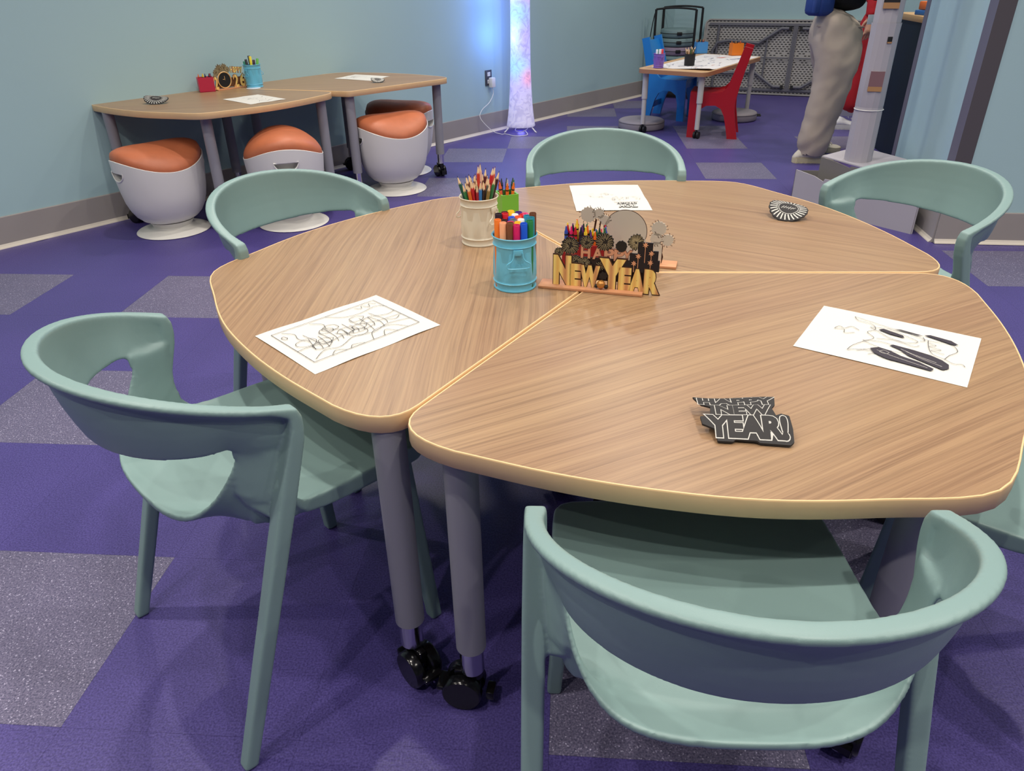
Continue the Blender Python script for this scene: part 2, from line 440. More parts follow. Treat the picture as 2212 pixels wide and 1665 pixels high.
def make_table(loc, rz, label, cas, pl=((.105, 0), (.43, .565), (.43, -.565), (.82, 0))):
    t = thing('activity_table', label, 'table', (loc[0], loc[1], 0), rz, 'petal-shaped walnut tables on casters')
    bm = bmesh.new(); prism(bm, [(p.x, p.y) for p in inset(OUT, .0032)], TZ - .0295, TZ); obj('tabletop', bm, WOOD, t, angle=30)
    bm = bmesh.new(); n = len(OUT); rings = []
    for ins, z in ((.0036, TZ - .0005), (.0030, TZ + .0003), (.0010, TZ + .0003), (.0002, TZ - .0008), (0, TZ - .0022), (0, TZ - .0298), (.0008, TZ - .0305), (.0036, TZ - .0305)):
        rings.append([Vector((p.x, p.y, z)) for p in inset(OUT, ins)])
    loft(bm, rings, True, False); obj('edge_band', bm, BAND, t, label='pale maple edge band', angle=50)
    for (x, y), yw in zip(pl, cas):
        bm = bmesh.new(); cyl(bm, (x, y, .148), (x, y, TZ - .030), .0275, n=32); l = obj('leg', bm, GREYLEG, t)
        bm = bmesh.new(); cyl(bm, (x, y, TZ - .036), (x, y, TZ - .0296), .0274, n=24); obj('mounting_plate', bm, GREYLEG, l)
        caster_parts(l, x, y, yw, True, .13)
    return t
make_table((.2206, 1.5863), R(177.3), 'walnut petal table at left, under the page with the framed landscape and the cream bucket', (.3, -.81, 1.4, .7), ((.105, 0), (.395, .600), (.43, -.565), (.82, 0)))
make_table((.2245, 1.5797), R(-62.9), 'nearest walnut petal table, under the black NEW YEAR foam sticker', (.9, 3.9, .92, 2.0))
make_table((.2297, 1.5818), R(57.4), 'farthest petal of the central cluster, holding the page with upside-down lettering', (.2, 1.0, 2.0, 3.0))
make_table((-1.6964, 4.7235), R(-78.2), 'walnut table by the wall carrying the small red block and gold clock standee', (.5, 2.0, 4.1, 1.2), ((.105, 0), (.43, .565), (.52, -.53), (.82, 0)))
make_table((-.9018, 4.4850), R(103.4), 'walnut table by the wall nearest the glowing lamp, with one page and one small sticker', (.2, 1.3, 3.5, 4.8), ((.065, 0), (.43, .565), (.43, -.565), (.82, 0)))

# ================================================================== SAGE ARMCHAIRS
RING = [Vector((0, -.2656, 0)), Vector((.1368, -.2656, 0)), Vector((.2745, -.1528, 0)), Vector((.2556, 0, 0))]
def ring_pt(s):
    a = abs(s); p = bez(RING, a); p.z = .7376 + (.6582 - .7376) * a ** 2.14
    if s < 0: p.x = -p.x
    return p
def ring_in(s):
    d = ring_pt(min(1, s + .02)) - ring_pt(max(-1, s - .02)); d.z = 0; d.normalize(); return Vector((-d.y, d.x, 0))
BBZ = [(0, -.2165, .5995), (.1407, -.2165, .5995), (.2128, -.1229, .6082), (.2075, -.0864, .607)]
LBZ = [(0, -.1769, .4745), (.1213, -.1769, .4745), (.1875, -.1475, .4483), (.2054, -.0753, .5857)]
SH = .80
def low_pt(s):
    a = abs(s)
    if a <= SH: p = bez(BBZ, a / SH)
    else:
        t = (a - SH) / (1 - SH); p = Vector((.2075, -.0864, .607)).lerp(Vector((.2268, -.010, .582)), t); p.z -= .012 * math.sin(t * PI)
    if s < 0: p.x = -p.x
    return p
def chair_back():
    bm = bmesh.new(); rings = []; N = 56
    for i in range(N + 1):
        s = -1 + 2 * i / N; T = ring_pt(s); n = ring_in(s); L = low_pt(s); z = Vector((0, 0, 1))
        Ti = T + n * .025
        r = [T + n * .0004 - z * .004, T + n * .0015 - z * .0012, T + n * .0045, T + n * .0205, T + n * .0238 - z * .0012, Ti - z * .0045]
        for k in (1, 2, 3, 4): r.append((Ti - z * .0045).lerp(L + z * .003, k / 5) + n * .004 * -math.sin(k / 5 * PI))
        r += [L + z * .003, L - z * .0005 - n * .001, L - z * .001 - n * .0045, L + z * .002 - n * .007]
        for k in (4, 3, 2, 1): r.append((Ti - z * .013).lerp(L + z * .003, k / 5) - n * (.0075) + n * .004 * -math.sin(k / 5 * PI))
        r += [T + n * .015 - z * .017, T + n * .005 - z * .0125, T + n * .0008 - z * .010]
        rings.append(r)
    loft(bm, rings, True, True); return bm
SEATZ = .456
def seat_bd():
    half = [bez(LBZ, k / 14) for k in range(15)]
    half += [Vector(p) for p in ((.2068, -.0785, .600), (.2095, -.075, .609), (.2155, -.055, .609), (.2215, -.033, .602), (.2262, -.012, .594), (.2255, -.008, .56), (.2240, -.008, .52), (.2222, -.004, .482), (.2205, .012, .462), (.219, .05, .458), (.218, .10, .457),
             (.2165, .16, .456), (.215, .22, .455), (.212, .252, .453), (.202, .268, .4520), (.185, .2755, .451), (.15, .278, .4505), (.08, .280, .4505), (0, .281, .4505))]
    l = [Vector((-p.x, p.y, p.z)) for p in half[1:-1]]
    return half + l[::-1]
def chair_seat():
    O = seat_bd(); n = len(O); C = Vector((0, .05, SEATZ - .006)); bm = bmesh.new()
    def top(rho, p):
        z = SEATZ - .006 * (1 - rho * rho)
        wl = max(0, p.z - SEATZ); r0 = .74 + .205 * min(1, max(0, (p.y + .14) / .07)); g = max(0, (rho - r0) / (1 - r0)) ** 1.35
        zz = z + wl * g + min(0, p.z - SEATZ) * rho ** 6
        return Vector((C.x + (p.x - C.x) * rho, C.y + (p.y - C.y) * rho, zz))
    rh = [.12, .3, .5, .66, .76, .82, .87, .90, .925, .945, .955, .965, .975, .983, .99, .996, 1.0]
    T = [[top(r, p) for p in O] for r in rh]
    def outd(i):
        d = O[(i + 1) % n] - O[i - 1]; d.z = 0; d.normalize(); return Vector((d.y, -d.x, 0))
    B = []
    def thick(p): return .012 + .022 * min(1, max(0, (p.y + .12) / .2))
    edge1 = []; edge2 = []; edge3 = []
    for i, p in enumerate(O):
        wl = min(1, max(0, (p.z - SEATZ - .02) / .06)); o = outd(i); th = thick(p) * (1 - wl) + .003 * wl
        edge1.append(p + o * (.002 + .003 * wl) - Vector((0, 0, .0025)))
        edge2.append(p + o * (.0025 + .0035 * wl) - Vector((0, 0, max(.004, th - .002))))
        edge3.append(p + o * (.001 + .005 * wl) - Vector((0, 0, th + .0015)))
    def bot(rho, i):
        p = O[i]; t = top(rho, p); wl = min(1, max(0, (p.z - SEATZ - .02) / .06)); o = outd(i)
        r0 = .74 + .205 * min(1, max(0, (p.y + .14) / .07)); g = max(0, (rho - r0) / (1 - r0))
        return t + o * (.0065 * wl * g) - Vector((0, 0, (thick(p) if True else 0) * (1 - wl * g) + .004 * wl * g))
    rings = T + [edge1, edge2, edge3] + [[bot(r, i) for i in range(n)] for r in rh[::-1][1:]]
    V = loft(bm, rings, True, False)
    c1 = bm.verts.new(C); c2 = bm.verts.new(C - Vector((0, 0, .026)))
    for k in range(n):
        bm.faces.new((V[0][(k + 1) % n], V[0][k], c1)); bm.faces.new((V[-1][k], V[-1][(k + 1) % n], c2))
    return bm
def sweep_rect(bm, path, hx, hn, ex=(1, 0, 0)):
    # rectangular section with softened corners: hx along ex, hn along the path normal
    path = [Vector(p) for p in path]; rings = []; N = len(path)
    for i, p in enumerate(path):
        d = (path[min(i + 1, N - 1)] - path[max(i - 1, 0)]).normalized()
        e = (Vector(ex[i]) if isinstance(ex, list) else Vector(ex)); e = (e - d * e.dot(d)).normalized(); nn = d.cross(e)
        a = hx[i] if isinstance(hx, list) else hx; b = hn[i] if isinstance(hn, list) else hn; c = min(a, b) * .28
        rings.append([p + e * u + nn * v for u, v in ((a, b - c), (a - c * .3, b - c * .3), (a - c, b), (-a + c, b), (-a + c * .3, b - c * .3), (-a, b - c), (-a, -b + c), (-a + c * .3, -b + c * .3), (-a + c, -b), (a - c, -b), (a - c * .3, -b + c * .3), (a, -b + c))])
    loft(bm, rings, True, True)
def chair_arm_leg(sg):
    bm = bmesh.new(); path = []; hx = []; hn = []; ex = []
    for s, a, b in ((.93, .0112, .0050), (.955, .0122, .0062), (.98, .0127, .0074), (1.0, .0132, .0090)):
        T = ring_pt(s); n = ring_in(s); p = T + n * .0125; p.z = T.z - b - .0004; path.append(p); hx.append(a); hn.append(b); ex.append(-n)
    for p, a, b in (((.2430, .0045, .6475), .0138, .0100), ((.2432, .0075, .637), .0142, .0115), ((.2434, .0065, .620), .0146, .0128), ((.2437, .0020, .60), .0150, .0140)):
        path.append(Vector(p)); hx.append(a); hn.append(b); ex.append(Vector((1, 0, 0)))
    top = Vector((.2437, .0020, .60)); foot = Vector((.2500, -.1960, .0002))
    for t in (.15, .3, .5, .75, 1.0):
        path.append(top.lerp(foot, t)); hx.append(.0160 - .0025 * t); hn.append(.0155 - .002 * t); ex.append(Vector((1, 0, 0)))
    sweep_rect(bm, path, hx, hn, ex)
    for v in bm.verts:
        if v.co.z < .004: v.co.z = .0002
        v.co.x *= sg
    return bm
def chair_front_leg(sg):
    bm = bmesh.new()
    sweep_rect(bm, [(.188, .225, .438), (.194, .236, .30), (.2078, .2598, .0002)], [.017, .016, .0135], [.017, .0155, .0135])
    for v in bm.verts:
        if v.co.z < .004: v.co.z = .0002
        v.co.x *= sg
    return bm
def make_chair():
    t = thing('armchair', '', 'chair', group='sage armchairs around the petal tables')
    # one moulded shell: fuse the pieces, soften the joints, then part it into back, seat and legs
    allb = bmesh.new()
    for sg in (-1, 1):
        gb = bmesh.new(); R_ = []
        for z, xr, yr, yf in ((.604, .2075, -.076, -.004), (.585, .2070, -.075, -.006), (.553, .2045, -.083, -.010), (.52, .2015, -.088, -.014), (.49, .2010, -.076, -.018), (.458, .2035, -.052, -.024)):
            R_.append([Vector((sg * x, y, z)) for x, y in ((xr, yr), (xr + .0055, yr), (.231, yf - .022), (.232, yf), (.222, yf))])
        loft(gb, R_); bmesh.ops.recalc_face_normals(gb, faces=gb.faces[:]); merge(allb, gb, lambda v: v.copy())
    for b in [chair_back(), chair_seat()] + [f(sg) for sg in (-1, 1) for f in (chair_arm_leg, chair_front_leg)]:
        bmesh.ops.recalc_face_normals(b, faces=b.faces[:]); merge(allb, b, lambda v: v.copy())
    me = bpy.data.meshes.new('shell'); allb.to_mesh(me); allb.free(); o = bpy.data.objects.new('shell', me); COL.objects.link(o)
    rm = o.modifiers.new('r', 'REMESH'); rm.mode = 'VOXEL'; rm.voxel_size = .0029
    sm = o.modifiers.new('s', 'SMOOTH'); sm.factor = .5; sm.iterations = 8
    bpy.context.view_layer.update()
    full = bpy.data.meshes.new_from_object(o.evaluated_get(bpy.context.evaluated_depsgraph_get()))
    bpy.data.objects.remove(o); bpy.data.meshes.remove(me)
    fb = bmesh.new(); fb.from_mesh(full)                  # extra softening where the arms run into the seat
    vs = [v for v in fb.verts if .198 < abs(v.co.x) < .2285 and -.072 < v.co.y < .03 and .50 < v.co.z < .655]
    for _ in range(28): bmesh.ops.smooth_vert(fb, verts=vs, factor=.5, use_axis_x=True, use_axis_y=True, use_axis_z=True)
    fb.normal_update(); fb.to_mesh(full); fb.free(); full.update()
    def part_of(c):
        x, y, z = abs(c.x), c.y, c.z
        sd = 0 if c.x < 0 else 1
        if z < .413: return 2 + sd * 2 + (1 if y > .1 else 0)
        if x > .2280 and z < .632: return 2 + sd * 2
        return 0 if z > .592 else 1
    groups = {}
    nv = [v.normal.copy() for v in full.vertices]; co = [v.co.copy() for v in full.vertices]
    for v in co:
        if v.z < .0015: v.z = .0002
    for p in full.polygons: groups.setdefault(part_of(p.center), []).append(tuple(p.vertices))
    for k, nm in enumerate(('backrest', 'seat', 'leg', 'leg', 'leg', 'leg')):
        idx = {}; fs = []
        for f in groups[k]: fs.append([idx.setdefault(i, len(idx)) for i in f])
        order = sorted(idx, key=idx.get); m2 = bpy.data.meshes.new(nm); m2.from_pydata([co[i] for i in order], [], fs)
        m2.polygons.foreach_set('use_smooth', [True] * len(m2.polygons)); m2.materials.append(SAGE)
        m2.normals_split_custom_set_from_vertices([nv[i] for i in order])
        po = bpy.data.objects.new(nm, m2); COL.objects.link(po); po.parent = t
    bpy.data.meshes.remove(full)
    return t
CH = [((.2688, .6895), -2.4, 'sage armchair in the foreground, its back to the camera, pushed under the nearest table'),
      ((-.5094, 1.1249), -46.2, 'sage armchair left of the tables, seen from behind with its legs in full view'),
      ((-.5125, 1.9205), 233.5, 'sage armchair on the far left side of the tables, in front of the orange-topped stools'),
      ((.3125, 2.3950), 179.2, 'sage armchair at the far side of the tables behind the page with upside-down lettering'),
      ((1.028, 1.9511), 109.5, 'sage armchair at the right, in front of the cardboard tree base'),
      ((.957, .998), 53, 'sage armchair at the right edge of the photo, only a corner of its seat showing')]
ch0 = make_chair()
for i, (p, a, lb) in enumerate(CH):
    c = ch0 if i == 0 else copy_tree(ch0)
    c.location = (p[0], p[1], 0); c.rotation_euler = (0, 0, R(a)); c['label'] = lb

# ================================================================== WOBBLE STOOLS
def stool_R(z):
    P = [(.045, .06), (.055, .10), (.075, .140), (.10, .166), (.135, .186), (.175, .200), (.22, .209), (.28, .217), (.34, .223), (.42, .226)]
    for (a, b), (c, d) in zip(P, P[1:]):
        if z <= c: return b + (d - b) * (z - a) / (c - a)
    return P[-1][1]
def rim_z(phi): return .374 + .032 * math.cos(2 * phi)
def stool_proto():
    t = thing('wobble_stool', '', 'stool', group='orange-topped wobble stools under the wall tables')
    bm = bmesh.new(); n = 64; rings = []
    zs = [.045, .055, .075, .10, .135, .175]
    def pt(phi, z, k=1.0):
        r = stool_R(z) * k
        return Vector((r * 1.02 * math.cos(phi), r * .93 * math.sin(phi), z))
    for z in zs: rings.append([pt(2 * PI * k / n, z) for k in range(n)])
    for f in (.25, .5, .75, .92, 1.0):
        rings.append([pt(2 * PI * k / n, .175 + (rim_z(2 * PI * k / n) - .175) * f) for k in range(n)])
    rings.append([pt(2 * PI * k / n, rim_z(2 * PI * k / n) + .002, .985) for k in range(n)])
    rings.append([pt(2 * PI * k / n, rim_z(2 * PI * k / n) - .012, .96) for k in range(n)])
    loft(bm, rings, True, True)
    body = obj('body', bm, WHITEP, t, angle=50)
    # recessed half-moon handholds cut at both high ends
    def dpoly(k=1.0):
        return [(.062 * k * math.cos(a), -.044 * k * math.sin(a)) for a in [PI * i / 14 for i in range(15)]]
    for sg in (1, -1):
        cb = bmesh.new(); zc = .346
        prism(cb, dpoly(), .165, .30, 0, lambda x, y, z: (sg * z, x, zc + y)); bmesh.ops.recalc_face_normals(cb, faces=cb.faces[:])
        me = bpy.data.meshes.new('cut'); cb.to_mesh(me); cb.free(); co = bpy.data.objects.new('cut', me); COL.objects.link(co)
        md = body.modifiers.new('b', 'BOOLEAN'); md.operation = 'DIFFERENCE'; md.object = co; md.solver = 'EXACT'
        bpy.context.view_layer.update()
        nm = bpy.data.meshes.new_from_object(body.evaluated_get(bpy.context.evaluated_depsgraph_get()))
        body.modifiers.clear(); body.data = nm; bpy.data.objects.remove(co)
        hb = bmesh.new(); pr = dpoly(1.0); pts = []
        for y, z in pr:
            zz = zc + z; rr = stool_R(zz); x = rr * 1.02 * math.sqrt(max(0, 1 - (y / (rr * .93)) ** 2)); pts.append((sg * (x + .0005), y, zz))
        tube(hb, pts, .0035, 6, closed=True); obj('handhold', hb, WHITEP, t)
    bm2 = bmesh.new(); bm2.from_mesh(body.data)
    for f in bm2.faces: f.smooth = True
    for e in bm2.edges: e.smooth = not (len(e.link_faces) == 2 and e.calc_face_angle(0) > R(45))
    bm2.to_mesh(body.data); bm2.free()
    bm = bmesh.new(); rings = []; n = 48
    for k, dz in ((.955, -.01), (.975, .004), (.97, .020), (.94, .036), (.88, .050), (.78, .063), (.64, .074), (.46, .082), (.25, .086), (.08, .087)):
        r = []
        for i in range(n):
            phi = 2 * PI * i / n; rr = stool_R(.37) * k; y = rr * .93 * math.sin(phi); x = rr * 1.02 * math.cos(phi)
            base = rim_z(phi) if k > .93 else .374 + .032 * math.cos(2 * phi) * (k / .97) ** 2
            r.append(Vector((x, y, base + dz * (1 - .12 * (k / .97) ** 2 * (math.sin(phi) ** 2)))))
        rings.append(r)
    loft(bm, rings, True, True); obj('cushion', bm, ORANGE, t, label='orange leather-look cushion', angle=60)
    bm = bmesh.new(); lathe(bm, [(0, .060), (.115, .060), (.105, .045), (.100, .034), (.108, .026), (.13, .020), (.160, .014), (.186, .007), (.190, .0035), (.187, .0005), (0, .0005)], 56)
    obj('base', bm, mat('stool_base', (222, 220, 212), .4), t, angle=50)
    return t
ST = [((-1.835, 3.95), 228, 'orange-topped wobble stool nearest the left, under the table with the red block'),
      ((-1.201, 4.045), 288, 'orange-topped wobble stool whose half-moon handhold faces the camera, behind a sage armchair'),
      ((-.715, 4.72), 212, 'orange-topped wobble stool under the lamp-side table, in front of another stool'),
      ((-.725, 5.20), 342, 'orange-topped wobble stool nearest the wall, half hidden behind another stool')]
s0 = stool_proto()
for i, (p, a, lb) in enumerate(ST):
    o = s0 if i == 0 else copy_tree(s0)
    o.location = (p[0], p[1], 0); o.rotation_euler = (0, 0, R(a)); o['label'] = lb
    if i == 1: o.scale = (1, 1, 1.075)

# ================================================================== GLOWING COLUMN LAMP
LX, LY = .113, 6.55
lp = thing('column_lamp', 'tall white fabric column lamp glowing purple and blue by the left wall', 'lamp', (LX, LY, 0))
def lamp_mat():
    m = bpy.data.materials.new('lamp_fabric'); m.use_nodes = True; nt = m.node_tree; b = nt.nodes['Principled BSDF']
    b.inputs['Base Color'].default_value = lin((205, 200, 225)); b.inputs['Roughness'].default_value = .8
    tc = nt.nodes.new('ShaderNodeTexCoord'); sp = nt.nodes.new('ShaderNodeSeparateXYZ'); nt.links.new(tc.outputs['Object'], sp.inputs[0])
    mr = nt.nodes.new('ShaderNodeMapRange'); mr.inputs[1].default_value = 0; mr.inputs[2].default_value = 1.6; nt.links.new(sp.outputs['Z'], mr.inputs[0])
    r = ramp(nt, mr.outputs[0], [(0.02, (196, 196, 222)), (.16, (190, 186, 232)), (.27, (176, 165, 236)), (.42, (160, 160, 245)), (.58, (170, 150, 240)), (.64, (190, 120, 235)), (1, (150, 130, 245))])
    def blob(z, x, rad, col, prev):
        vm = nt.nodes.new('ShaderNodeVectorMath'); vm.operation = 'DISTANCE'; vm.inputs[1].default_value = (x, -.07, z)
        nt.links.new(tc.outputs['Object'], vm.inputs[0])
        k = nt.nodes.new('ShaderNodeMapRange'); k.interpolation_type = 'SMOOTHSTEP'; k.inputs[1].default_value = 0; k.inputs[2].default_value = rad; k.inputs[3].default_value = 1; k.inputs[4].default_value = 0
        nt.links.new(vm.outputs['Value'], k.inputs[0])
        mx = nt.nodes.new('ShaderNodeMix'); mx.data_type = 'RGBA'; nt.links.new(k.outputs[0], mx.inputs[0]); nt.links.new(prev, mx.inputs[6]); mx.inputs[7].default_value = lin(col)
        return mx.outputs[2]
    c = blob(.52, -.035, .17, (120, 215, 255), r.outputs[0]); c = blob(.905, -.01, .17, (110, 205, 250), c); c = blob(.43, .075, .11, (250, 130, 180), c); c = blob(1.4, 0, .2, (110, 205, 250), c)
    n = nt.nodes.new('ShaderNodeTexNoise'); n.inputs['Scale'].default_value = 16; n.inputs['Detail'].default_value = 5; n.inputs['Distortion'].default_value = 1.6; nt.links.new(tc.outputs['Object'], n.inputs['Vector'])
    rr = ramp(nt, n.outputs['Fac'], [(.40, (168, 168, 205)), (.5, (235, 235, 250)), (.62, (255, 255, 255))])
    mm = nt.nodes.new('ShaderNodeMix'); mm.data_type = 'RGBA'; mm.blend_type = 'MULTIPLY'; mm.inputs[0].default_value = .8
    nt.links.new(c, mm.inputs[6]); nt.links.new(rr.outputs[0], mm.inputs[7]); nt.links.new(mm.outputs[2], b.inputs['Emission Color'])
    # light falls off toward the unlit foot of the tube
    es = nt.nodes.new('ShaderNodeMapRange'); es.inputs[1].default_value = .04; es.inputs[2].default_value = .45; es.inputs[3].default_value = .50; es.inputs[4].default_value = 1.05
    nt.links.new(sp.outputs['Z'], es.inputs[0]); nt.links.new(es.outputs[0], b.inputs['Emission Strength'])
    bp = nt.nodes.new('ShaderNodeBump'); bp.inputs['Strength'].default_value = .5; bp.inputs['Distance'].default_value = .01; nt.links.new(n.outputs['Fac'], bp.inputs['Height']); nt.links.new(bp.outputs[0], b.inputs['Normal'])
    return m
bm = bmesh.new()
lathe(bm, [(.118, .045), (.121, .05), (.117, .07), (.108, .13), (.098, .22), (.090, .34), (.085, .46), (.0815, .60), (.079, .80), (.078, 1.0), (.079, 1.2), (.082, 1.4), (.090, 1.55), (.09, 1.56), (0, 1.56)], 48)
obj('fabric_shade', bm, lamp_mat(), lp, angle=60)
bm = bmesh.new(); tube(bm, [(.112 * math.cos(2 * PI * k / 40), .112 * math.sin(2 * PI * k / 40), .047) for k in range(40)], .0035, 6, True)
obj('bottom_ring', bm, WHITEP, lp)
for a in (205, 325, 85):
    bm = bmesh.new(); c, s = math.cos(R(a)), math.sin(R(a))
    tube(bm, [(.05 * c, .05 * s, .055), (.11 * c, .11 * s, .042), (.15 * c, .15 * s, .006), (.158 * c, .158 * s, .006)], .0055, 8); obj('leg', bm, WHITEP, lp)
bm = bmesh.new(); tube(bm, smooth_path([(-.02, -.02, .05), (-.05, -.06, .02), (0, -.1, .012), (.05, -.08, .03), (.06, -.05, .05)], 5), .003, 6); obj('inner_wire', bm, WHITEP, lp)
for z_ in (.75, 1.1, 1.45, 1.75):
    pl = bpy.data.lights.new('lamp_glow', 'POINT'); pl.energy = 3.2; pl.color = (.16, .34, 1.0); pl.shadow_soft_size = .06
    po = bpy.data.objects.new('lamp_glow', pl); COL.objects.link(po); po.location = (LX - .13, LY - .13, z_)
pl = bpy.data.lights.new('lamp_glow', 'POINT'); pl.energy = .35; pl.color = (.2, .2, 1.0); pl.shadow_soft_size = .03
po = bpy.data.objects.new('lamp_glow', pl); COL.objects.link(po); po.location = (LX, LY, .03)
# adapter and cord
ad = thing('power_adapter', 'white plug-in adapter in the dark wall outlet, its cord running to the lamp', 'adapter', (fp.x, fp.y, .395), wa)
bm = bmesh.new(); box(bm, (.014, -.032, 0), (.045, .04, .075), bev=.006); obj('adapter_body', bm, WHITEP, ad)
a0 = Vector((fp.x, fp.y, .395)); wl = Matrix.Rotation(wa, 4, 'Z')
def wp(x, y, z): return wl.inverted() @ (Vector((x, y, z)) - a0)
s0p = Vector((.014, -.032, -.037))
P = [s0p, s0p + Vector((.01, 0, -.05)), Vector((-.03, -.035, -.15)), Vector((-.12, -.03, -.20)), Vector((-.15, -.04, -.26)), Vector((-.08, -.10, -.36)), Vector((-.02, -.15, -.392)),
     wp(-.02, 6.42, .004), wp(.06, 6.33, .004), wp(.16, 6.36, .004), wp(.15, 6.44, .02)]
bm = bmesh.new(); tube(bm, smooth_path(P, 8), .0028, 6); obj('cord', bm, WHITEP, ad, label='thin white cord looping down to the floor')

# ================================================================== BUCKETS, MARKERS, PENCILS, CRAYONS
PALE = (236, 200, 160)
def bucket(loc, rz, m, label, H=.118, rb=.0445, rt=.0468, flutes=True, n=64):
    t = thing('bucket', label, 'bucket', loc, rz)
    bm = bmesh.new(); rings = []
    prof = [(rb + .0015, .0006, 0), (rb + .0022, .0022, 0), (rb + .0010, .004, 0), (rb, .006, 0), (rb + .001, .016, 0), (rb + .0030, .0180, 0), (rb + .0012, .020, 0), (rb + .0012, .023, 0), (rb + .0018, .028, 1), (rb + (rt - rb) * .5, H * .5, 1), (rt - .0035, H * .76, 1),
            (rt - .003, H * .80, 0), (rt - .002, H * .815, 0), (rt, H * .83, 0), (rt - .0015, H * .845, 0), (rt - .001, H * .96, 0), (rt + .0012, H * .975, 0), (rt + .0022, H * .988, 0), (rt + .0012, H, 0), (rt - .001, H * .99, 0), (rt - .0022, H * .96, 0), (rb - .0005, .004, 0)]
    for r, z, fl in prof:
        rings.append([Vector(((r + (fl * .0009 * (1 if (k // 4) % 2 else -1) if flutes else 0)) * math.cos(2 * PI * k / n), (r + (fl * .0009 * (1 if (k // 4) % 2 else -1) if flutes else 0)) * math.sin(2 * PI * k / n), z)) for k in range(n)])
    V = loft(bm, rings, True, False); bm.faces.new(V[-1]); bm.faces.new(V[0][::-1])
    obj('bucket_body', bm, m, t, angle=60)
    for sg in (0, PI):
        bm = bmesh.new(); y = -(rt + .0005); z0 = H * .80
        box(bm, (0, y - .001, z0 - .004), (.020, .004, .012), bev=.001)
        pts = [(-.009, y - .004, z0 - .004), (-.0105, y - .005, z0 - .014), (-.015, y - .006, z0 - .021), (-.0235, y - .007, z0 - .026), (-.0245, y - .007, z0 - .032), (-.021, y - .0075, z0 - .036), (0, y - .008, z0 - .037),
               (.021, y - .0075, z0 - .036), (.0245, y - .007, z0 - .032), (.0235, y - .007, z0 - .026), (.015, y - .006, z0 - .021), (.0105, y - .005, z0 - .014), (.009, y - .004, z0 - .004)]
        tube(bm, smooth_path(pts, 3), .0014, 8)
        rt_ = Matrix.Rotation(sg, 4, 'Z')
        for v in bm.verts: v.co = rt_ @ v.co
        obj('handle', bm, m, t)
    return t
CREAM = mat('cream_enamel', (226, 218, 196), .35); BLUEE = mat('blue_enamel', (108, 194, 224), .3)
def cmat(rgb): return mat('colour_%d_%d_%d' % rgb, rgb, .38)
# --- markers
_mk = {}
def marker(loc, tilt, az, rgb, L, label, group, r=.0075, hollow=True):
    key = (rgb, round(L, 3), r)
    if key not in _mk:
        t = thing('marker', '', 'marker')
        bm = bmesh.new(); lathe(bm, [(0, 0), (r * .9, 0), (r, .002), (r, L - .001), (r - .0008, L), (r - .0015, L - .001), (r - .0017, L - .011), (0, L - .011)], 20); obj('cap', bm, cmat(rgb), t, angle=50)
        bm = bmesh.new(); lathe(bm, [(r - .0018, L - .0105), (0, L - .0105)], 20)
        obj('hollow_end', bm, cmat(tuple(int(v * .35) for v in rgb)), t); _mk[key] = t; o = t
    else: o = copy_tree(_mk[key])
    o.location = loc; o.rotation_euler = (tilt, 0, az); o['label'] = label; o['group'] = group; return o
_pc = {}
HEX = 6
def pencil(loc, direction, rgb, lead, L, label, group, r=.0042, tip=.019):
    key = (rgb, lead, round(L, 3))
    if key not in _pc:
        t = thing('pencil', '', 'pencil')
        bm = bmesh.new()
        A = [Vector((r * math.cos(2 * PI * k / 12), r * math.sin(2 * PI * k / 12), 0)) for k in range(12)]
        B = [Vector((r * math.cos(2 * PI * k / 12), r * math.sin(2 * PI * k / 12), L - tip - (.003 if k % 2 else -.002))) for k in range(12)]
        loft(bm, [A, B], True, True); obj('barrel', bm, cmat(rgb), t, angle=20)
        bm = bmesh.new(); cyl(bm, (0, 0, L - tip - .004), (0, 0, L - .004), r * .96, .0009, 12); obj('sharpened_wood', bm, mat('bare_wood', (238, 206, 164), .6), t)
        bm = bmesh.new(); cyl(bm, (0, 0, L - .0045), (0, 0, L), .0010, .0003, 8); obj('lead', bm, cmat(lead), t); _pc[key] = t; o = t
    else: o = copy_tree(_pc[key])
    o.location = loc; o.rotation_euler = Vector(direction).to_track_quat('Z', 'Y').to_euler(); o['label'] = label; o['group'] = group; return o
_cr = {}
def crayon(loc, direction, rgb, label, group, L=.07, r=.0042):
    key = (rgb, L, r)
    if key not in _cr:
        t = thing('crayon', '', 'crayon')
        bm = bmesh.new(); cyl(bm, (0, 0, 0), (0, 0, L - .013), r, n=14); cyl(bm, (0, 0, L - .013), (0, 0, L - .011), r, r * .92, 14, False)
        cyl(bm, (0, 0, L - .0135), (0, 0, L), r * .78, r * .34, 14); obj('wax', bm, cmat(rgb), t)
        for z in (.006, L - .021): bm = bmesh.new(); cyl(bm, (0, 0, z), (0, 0, z + .0035), r * 1.03, n=14); obj('wrapper_band', bm, BLACKM, t)
        _cr[key] = t; o = t
    else: o = copy_tree(_cr[key])
    o.location = loc; o.rotation_euler = Vector(direction).to_track_quat('Z', 'Y').to_euler(); o['label'] = label; o['group'] = group; return o

